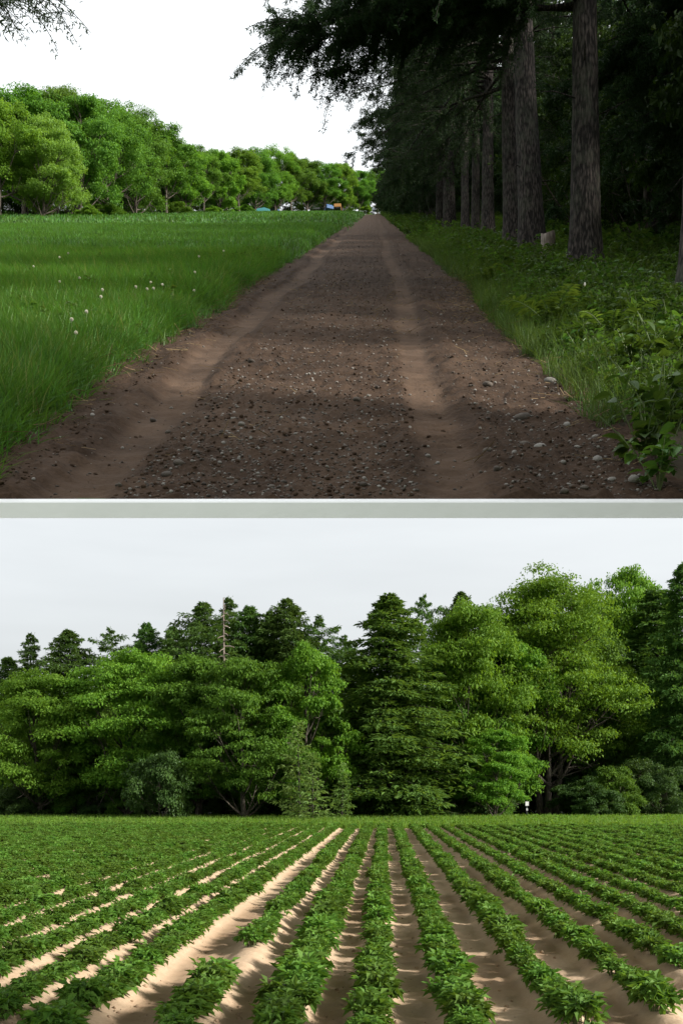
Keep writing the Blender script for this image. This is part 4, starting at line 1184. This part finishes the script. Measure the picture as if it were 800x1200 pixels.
one_t.location = (upx(309, 204), 204, float(up_z(upx(309, 204), 204))); tag(one_t, 'teal tarpaulin covering a heap under the far trees', 'tarpaulin')

# person far up the road
def person(px, y):
    x = upx(px, y); z = float(up_z(x, y))
    pts = [(0, 0, 0.95), (0, 0, 1.15), (0, 0, 1.38), (0, 0, 1.50), (0, -0.01, 1.58), (0, -0.01, 1.70),
           (0.10, 0, 0.90), (0.11, -0.04, 0.50), (0.11, 0.02, 0.07), (0.11, -0.13, 0.03), (-0.10, 0, 0.90), (-0.11, 0.08, 0.50), (-0.11, 0.14, 0.07), (-0.11, 0.0, 0.03),
           (0.19, 0, 1.42), (0.25, 0.02, 1.14), (0.25, -0.08, 0.90), (0.25, -0.10, 0.80), (-0.19, 0, 1.42), (-0.25, -0.02, 1.14), (-0.24, -0.12, 0.92), (-0.24, -0.14, 0.82)]
    ed = [(0, 1), (1, 2), (2, 3), (3, 4), (4, 5), (0, 6), (6, 7), (7, 8), (8, 9), (0, 10), (10, 11), (11, 12), (12, 13), (2, 14), (14, 15), (15, 16), (16, 17), (2, 18), (18, 19), (19, 20), (20, 21)]
    rad = [0.15, 0.14, 0.16, 0.06, 0.095, 0.09, 0.085, 0.06, 0.045, 0.04, 0.085, 0.06, 0.045, 0.04, 0.06, 0.045, 0.035, 0.035, 0.06, 0.045, 0.035, 0.035]
    me = bpy.data.meshes.new('person'); me.from_pydata(pts, ed, [])
    mt, N, L = new_mat('walker_cloth')
    out = N.new('ShaderNodeOutputMaterial'); p = N.new('ShaderNodeBsdfPrincipled'); tc = N.new('ShaderNodeTexCoord'); sp = N.new('ShaderNodeSeparateXYZ')
    r = ramp(N, [(0.0, (0.03, 0.035, 0.06)), (0.53, (0.55, 0.6, 0.66)), (0.83, (0.45, 0.3, 0.22)), (0.93, (0.02, 0.017, 0.015))]); r.color_ramp.interpolation = 'CONSTANT'
    mr = N.new('ShaderNodeMapRange'); mr.inputs['From Max'].default_value = 1.8
    L.new(tc.outputs['Object'], sp.inputs[0]); L.new(sp.outputs['Z'], mr.inputs['Value']); L.new(mr.outputs[0], r.inputs[0]); L.new(r.outputs[0], p.inputs['Base Color']); L.new(p.outputs[0], out.inputs[0])
    me.materials.append(mt)
    o = link('person', me, None, (x, y, z + 0.02))
    sk = o.modifiers.new('skin', 'SKIN'); o.modifiers.new('smooth', 'SUBSURF').levels = 1
    for v, rd in zip(me.skin_vertices[0].data, rad): v.radius = (rd, rd)
    me.skin_vertices[0].data[0].use_root = True
    tag(o, 'person in a pale top walking at the far end of the road', 'person')
person(437.5, 205)

# ------------------------------------------------------------------ LOWER PLACE: potato plants
def potato(seed, r, h, nl):
    rng = np.random.default_rng(seed); mb = MB()
    for i in range(nl):
        a = rng.uniform(0, 6.28); q = math.sqrt(rng.random())
        st = np.array([0.05 * math.cos(a), 0.05 * math.sin(a), 0])
        dr = np.array([math.cos(a), math.sin(a), 0])
        end = dr * r * q + np.array([0, 0, h * (1.0 - 0.62 * q ** 2.2) * rng.uniform(0.7, 1.08)])
        k = np.linspace(0, 1, 4)
        mid = (st + end) / 2 + np.array([0, 0, 0.06])
        if i % 3 == 0: mb.tube(np.array([st, mid, end]), np.array([0.006, 0.005, 0.003]), 3, 1, False)
        # compound leaf: terminal leaflet and pairs, arching outward
        ld = dr * rng.uniform(0.5, 1) + rng.normal(size=3) * 0.35; ld[2] = rng.uniform(-0.35, 0.25); ld /= np.linalg.norm(ld)
        sd = np.cross([0, 0, 1.0], ld); sd /= np.linalg.norm(sd) + 1e-9
        up = np.cross(ld, sd)
        n = 5; L = rng.uniform(0.07, 0.12)
        C = np.array([end + ld * L * 0.55, end + ld * L * 0.42, end + ld * L * 0.42, end + ld * L * 0.1, end + ld * L * 0.1])
        D = np.array([ld, ld * 0.4 + sd, ld * 0.4 - sd, ld * 0.3 + sd, ld * 0.3 - sd]) + np.array([0, 0, -0.25])
        N = np.tile(up, (n, 1)) + rng.normal(size=(n, 3)) * 0.28
        mb.leaves(C, N, D, np.array([0.105, 0.088, 0.088, 0.065, 0.065]) * rng.uniform(0.8, 1.2), 0.62, 0.12)
    return mb.mesh('foliage', [M['potato'], M['stem']])
POT = [potato(300 + i, 0.125, 0.23, 62) for i in range(6)]
rng = np.random.default_rng(33)
pl = []
for ri, xr in enumerate(ROWS):
    dense = xr < -2.3
    start = 8.2
    if 1.4 < xr < 1.7: start = 8.5
    if 2.2 < xr < 2.6: start = 9.2
    y = start + rng.uniform(0, 0.25)
    vig = rng.uniform(0.79, 0.93) * (0.96 if dense else 1.0) * (0.92 if xr > 3 else 1)
    while y < 57.5 + (3 if xr < -3 else 0):
        x = xr + FDX * y
        if abs(x) < 0.345 * y + 0.8:
            skip = (-1.7 < xr < -1.5 and 11.2 < y < 12.6) or (rng.random() < 0.08 and y > 11)
            if 2.9 < xr < 3.4 and y < 11.4: skip = True
            if not skip:
                s = vig * rng.uniform(0.66, 1.28) * (0.85 + 0.3 * float(fbm(xr * 3.1, y * 0.5, 2)) / 0.37 * 0.5)
                pl.append((x + rng.normal() * 0.035, y, s, s * rng.uniform(0.85, 1.12)))
        y += rng.uniform(0.20, 0.30)
pl.sort(key=lambda t: t[1])
def fz(x, y): return float(field_prof(np.array([x - FDX * y]), np.array([y]))[0])
ORD = ['next', 'second', 'third', 'fourth', 'fifth', 'sixth', 'seventh', 'eighth', 'ninth', 'tenth', 'eleventh', 'twelfth']
GAPROW = int(np.argmin(np.abs(ROWS + 1.62)))
def ridge_label(x, y):
    k = int(np.argmin(np.abs(ROWS - (x - FDX * y)))) - GAPROW
    if k == 0: return 'bushy potato plant in the gapped row, beyond its gap'
    where = 'toward the forked tree' if k > 0 else 'toward the skyline end spire'
    return 'bushy potato plant on the %s ridge from the gapped row, %s' % (ORD[min(abs(k), 12) - 1], where)
for i, (x, y, s, sz) in enumerate(pl[:300]):
    lone = abs(x - FDX * y + 1.62) < 0.2 and y < 11.2
    o = empty('potato_plant', (x, y, fz(x, y) - 0.01), (0, 0, rng.uniform(0, 6.28)), (s, s, sz))
    tag(o, 'bushy potato plant in the short clump cut off by a gap in its row' if lone else ridge_label(x, y), 'potato plant', 'potato plants in the detached clump' if lone else ridge_label(x, y).replace('bushy potato plant', 'potato plants'))
    link('foliage', POT[i % 6], o)
rest = pl[300:]
A = np.array(rest)
P = np.stack([A[:, 0], A[:, 1], field_prof(A[:, 0] - FDX * A[:, 1], A[:, 1]) - 0.01], -1)
RT = np.stack([0 * A[:, 0], 0 * A[:, 0], rng.uniform(0, 6.28, len(A))], -1)
tag(scatter('potato_crop', P, RT, np.stack([A[:, 2], A[:, 2], A[:, 3]], -1), rng.integers(0, 6, len(A)), POT), 'rows of green potato plants stretching away to the trees', 'crop', kind='stuff')

# crumbs and clods of dry soil in the furrows
CR = [stone_mesh(400 + i, 'crumb') for i in range(4)]
n = 9000
y = F * CZ / (1215 - 175 * rng.random(n) ** 1.3 - HY); u = ROWS[rng.integers(0, len(ROWS), n)] + 0.36 + rng.normal(size=n) * 0.16
x = u + FDX * y; k = np.abs(x) < 0.34 * y + 0.4; x, y, u = x[k], y[k], u[k]
sz = 0.012 + 0.055 * rng.random(len(x)) ** 3
P = np.stack([x, y, field_prof(u, y) + 0.0 * x], -1)
tag(scatter('soil_crumbs', P, rng.uniform(-0.5, 3, (len(x), 3)), np.repeat(sz[:, None], 3, 1), rng.integers(0, 4, len(x)), CR), 'crumbs and small clods of dry sandy soil in the furrows', 'soil crumbs', kind='stuff')

# grassy headland between the rows and the trees
HG = [tuft(320 + i, 40, 0.46, 0.45, 0.018, 0.5, 'bright_grass') for i in range(3)] + [herb(330 + i, 50, 0.45, 0.4, 0.14, 'leaf_light') for i in range(2)]
n = 7500
y = rng.uniform(58, 80, n); x = rng.uniform(-0.36, 0.36, n) * y
P = np.stack([x, y, 0 * x + GZ], -1); s = rng.uniform(0.7, 1.2, n)
tag(scatter('headland_grass', P, np.stack([0 * x, 0 * x, rng.uniform(0, 6.28, n)], -1), np.stack([s * 1.3, s * 1.3, s * 1.15], -1), rng.integers(0, 5, n), HG), 'strip of bright grass and weeds between potato rows and trees', 'grass', kind='stuff')

# ------------------------------------------------------------------ LOWER PLACE: trees
def low(px, y): return ((px - 400) / F * y, y, GZ - 0.02)
def low_tree(name, kind, kh, kr, px, top, wpx, y, mat, label, group=None, rz=0.0, cat='tree'):
    yb = HY + F * (CZ - GZ) / y
    h = (yb - top) / F * y; w = wpx / F * y
    place_tree(name, kind, low(px, y), label, group, rz, (w / (2 * kr), w / (2 * kr), h / kh), mat, cat)
BLR = [4.4, 4.0, 4.8, 3.6]
LT = [  # kind index, px, top, width px, distance, material, label
    (0, 46, 790, 150, 80, 'leaf_light', 'light green domed tree below the two spired conifers at the wood end'),
    (2, 150, 768, 200, 80, 'leaf_light', 'broad light green tree rising above the round dark shrub'),
    (1, 235, 762, 160, 78, 'leaf_mid', 'domed green tree in front of the dead grey spire'),
    (3, 362, 748, 125, 75, 'leaf_light', 'bright green upright tree beside the tall larch'),
    (0, 545, 712, 160, 83, 'leaf_light', 'bright broad tree beside the tall larch, with one round lobe on top'),
    (1, 505, 765, 120, 84, 'leaf_mid', None), (3, 580, 850, 90, 78, 'leaf_light', 'low bright tree filling the space beside the forked trunk'), (2, 706, 800, 120, 96, 'leaf_mid', None), (3, 95, 850, 110, 82, 'leaf_mid', None), (1, 430, 850, 100, 79, 'leaf_mid', None), (3, 590, 735, 130, 86, 'leaf_light', None),
    (2, 735, 674, 150, 102, 'leaf_light', 'tall round-headed tree rising behind the dark drooping conifer'),
    (2, 60, 830, 150, 92, 'leaf_mid', None), (0, 330, 790, 130, 94, 'leaf_mid', None), (1, 120, 800, 120, 93, 'leaf_mid', None), (3, 430, 800, 120, 96, 'leaf_dark', None), (0, 690, 740, 150, 96, 'leaf_mid', None),
]
for i, (k, px, top, w, y, mt, lab) in enumerate(LT):
    low_tree('broadleaf_tree', BL[k], 10, BLR[k] * 1.05, px, top, w, y, mt, lab or 'green broadleaf tree filling the second row of the wood', None if lab else 'second row of the wood', i * 1.3)
low_tree('broadleaf_tree', BIG, 15, 6.6, 642, 680, 235, 90, 'leaf_light', 'largest spreading tree of the wood, its forked trunk showing at the foot', None, 0.6)
low_tree('layered_tree', LAYER, 10, 4.9, 288, 772, 150, 74, 'leaf_mid', 'dark green tree with flat layered branches beside the saplings', None, 0.4)
low_tree('layered_tree', LAYER, 10, 4.9, 218, 815, 150, 80, 'leaf_mid', 'layered green tree standing behind the round dark shrub', None, 2.4)
low_tree('shrub', BUSH[0], 3.4, 2.6, 187, 886, 92, 72, 'leaf_dark', 'round dark green shrub at the field edge', None, 0.3, 'shrub')
CT = [  # kind, px, top, width, distance, label
    (0, 455, 697, 150, 78, 'tall full larch-like conifer reaching from field edge to skyline'),
    (2, 768, 690, 170, 97, 'dark drooping conifer with long hanging boughs beside the largest tree'),
    (1, 36, 742, 40, 102, 'narrow conifer spire at the end of the skyline'),
    (0, 80, 738, 62, 102, 'broad pointed conifer next to the narrow end spire'),
    (3, 130, 736, 50, 102, 'ragged open conifer with tiered branches on the skyline'),
    (0, 172, 730, 50, 104, None), (2, 203, 734, 52, 106, None), (2, 238, 706, 74, 102, 'tall broad conifer rising beside the dead spire'),
    (1, 268, 700, 44, 106, None), (0, 292, 710, 60, 104, None), (2, 316, 716, 50, 106, None), (0, 336, 702, 70, 103, 'tall bushy conifer at the end of the skyline cluster'),
    (3, 374, 722, 56, 102, 'open pine-like conifer with tufted branches above the bright upright tree'), (3, 402, 745, 50, 104, None),
    (3, 495, 697, 44, 104, 'small tufted conifer top beside the tall larch'), (2, 540, 694, 56, 106, 'bushy conifer top behind the bright broad tree'),
    (0, 800, 660, 90, 88, None), (0, 420, 770, 90, 98, None), (2, 10, 770, 60, 104, None), (0, 600, 720, 80, 104, None), (0, 670, 740, 80, 104, None)]
for i, (k, px, top, w, y, lab) in enumerate(CT):
    low_tree('conifer_tree', COB[k] if y > 99 else CO[k], 16, ([4.6, 4.2, 5.0, 4.4] if y > 99 else [3.4, 2.8, 3.8, 3.0])[k], px, top, w * (2.3 if y > 99 else 1.3), y, 'needle_mid' if y < 80 else 'needle', lab or 'green conifer standing behind the front trees of the wood', None if lab else 'conifers behind the wood front', i * 0.9, 'conifer')
low_tree('larch_sapling', SAP[0], 6, 1.6, 350, 846, 66, 70, 'needle_larch', 'pale larch sapling, tallest of the three at the field edge', None, 0, 'sapling')
low_tree('larch_sapling', SAP[1], 5, 1.2, 366, 882, 50, 68, 'needle_larch', 'small pale larch sapling just in front of the tallest one', None, 1, 'sapling')
low_tree('larch_sapling', SAP[1], 5, 1.2, 401, 894, 34, 71, 'needle_larch', 'narrow larch sapling apart from the other two', None, 2, 'sapling')
# dead spire
def dead_spire():
    rng = np.random.default_rng(61); w = MB()
    ts = np.linspace(0, 1, 14)
    w.tube(np.stack([0.08 * np.sin(ts * 5), 0 * ts, -0.2 + 16.2 * ts], -1), 0.2 * (1 - 0.9 * ts) + 0.02, 8)
    for i in range(46):
        z = 7 + 8.6 * i / 46; a = i * 2.4; l = 2.2 * (1 - i / 55) * rng.uniform(0.4, 1)
        d = np.array([math.cos(a), math.sin(a), rng.uniform(-0.35, 0.1)])
        s = np.array([0, 0, z]); w.tube(np.array([s, s + d * l * 0.6, s + d * l + [0, 0, -0.1]]), np.array([0.06, 0.045, 0.025]), 4, cap=False)
    return w.mesh('dead_tree', M['dead_wood'], True)
yb = 98; h = (HY + F * (CZ - GZ) / yb - 700) / F * yb
tag(link('dead_tree', dead_spire(), None, low(263, yb), None, (1, 1, h / 16)), 'bare dead grey conifer spire on the skyline', 'dead tree')
# shaded shrubs closing the foot of the wood
SL2 = 'dark leafy shrub in the shade at the foot of the wood'
for i in range(40):
    px = -20 + i * 21.5 + random.uniform(-6, 6); y = 86 + (i % 3) * 5
    if 620 < px < 668: y = 95
    s = random.uniform(0.8, 1.35)
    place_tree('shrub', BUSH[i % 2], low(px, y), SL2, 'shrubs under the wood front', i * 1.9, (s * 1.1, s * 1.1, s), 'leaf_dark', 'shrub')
for i in range(26):
    px = -30 + i * 34; y = 108 + (i % 2) * 5
    low_tree('broadleaf_tree', BL[i % 4], 10, BLR[i % 4], px, 815 + (i * 37 % 20), 110, y, 'leaf_mid', 'shaded tree deep behind the wood front', 'trees deep behind the wood front', i * 1.1)

FS = 'green shrub at the sunny field edge in front of the wood'
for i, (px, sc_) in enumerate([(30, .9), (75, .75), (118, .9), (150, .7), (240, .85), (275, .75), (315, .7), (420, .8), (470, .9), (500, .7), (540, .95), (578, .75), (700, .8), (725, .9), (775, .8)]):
    place_tree('shrub', BUSH[(i + 1) % 2], low(px, 80.5 + (i % 3)), FS, 'shrubs at the field edge', i * 2.3, (sc_, sc_, sc_ * (1.0 + 0.25 * (i % 3))), 'leaf_mid' if i % 2 else 'leaf_dark', 'shrub')

# white marker sign under the largest tree
o = empty('marker_sign', low(617, 84)); tag(o, 'small white marker plate on a post under the largest tree', 'sign')
mb = MB(); mb.box((-0.04, -0.04, -0.2), (0.04, 0.04, 1.35)); link('post', mb.mesh('post', P_DARK), o)
mb = MB(); mb.box((-0.13, -0.065, 1.05), (0.13, -0.042, 1.38)); link('plate', mb.mesh('plate', P_WHITE), o)
mb = MB(); mb.box((-0.07, -0.064, 0.66), (0.07, -0.042, 0.84)); link('plate', mb.mesh('plate', P_WHITE), o)
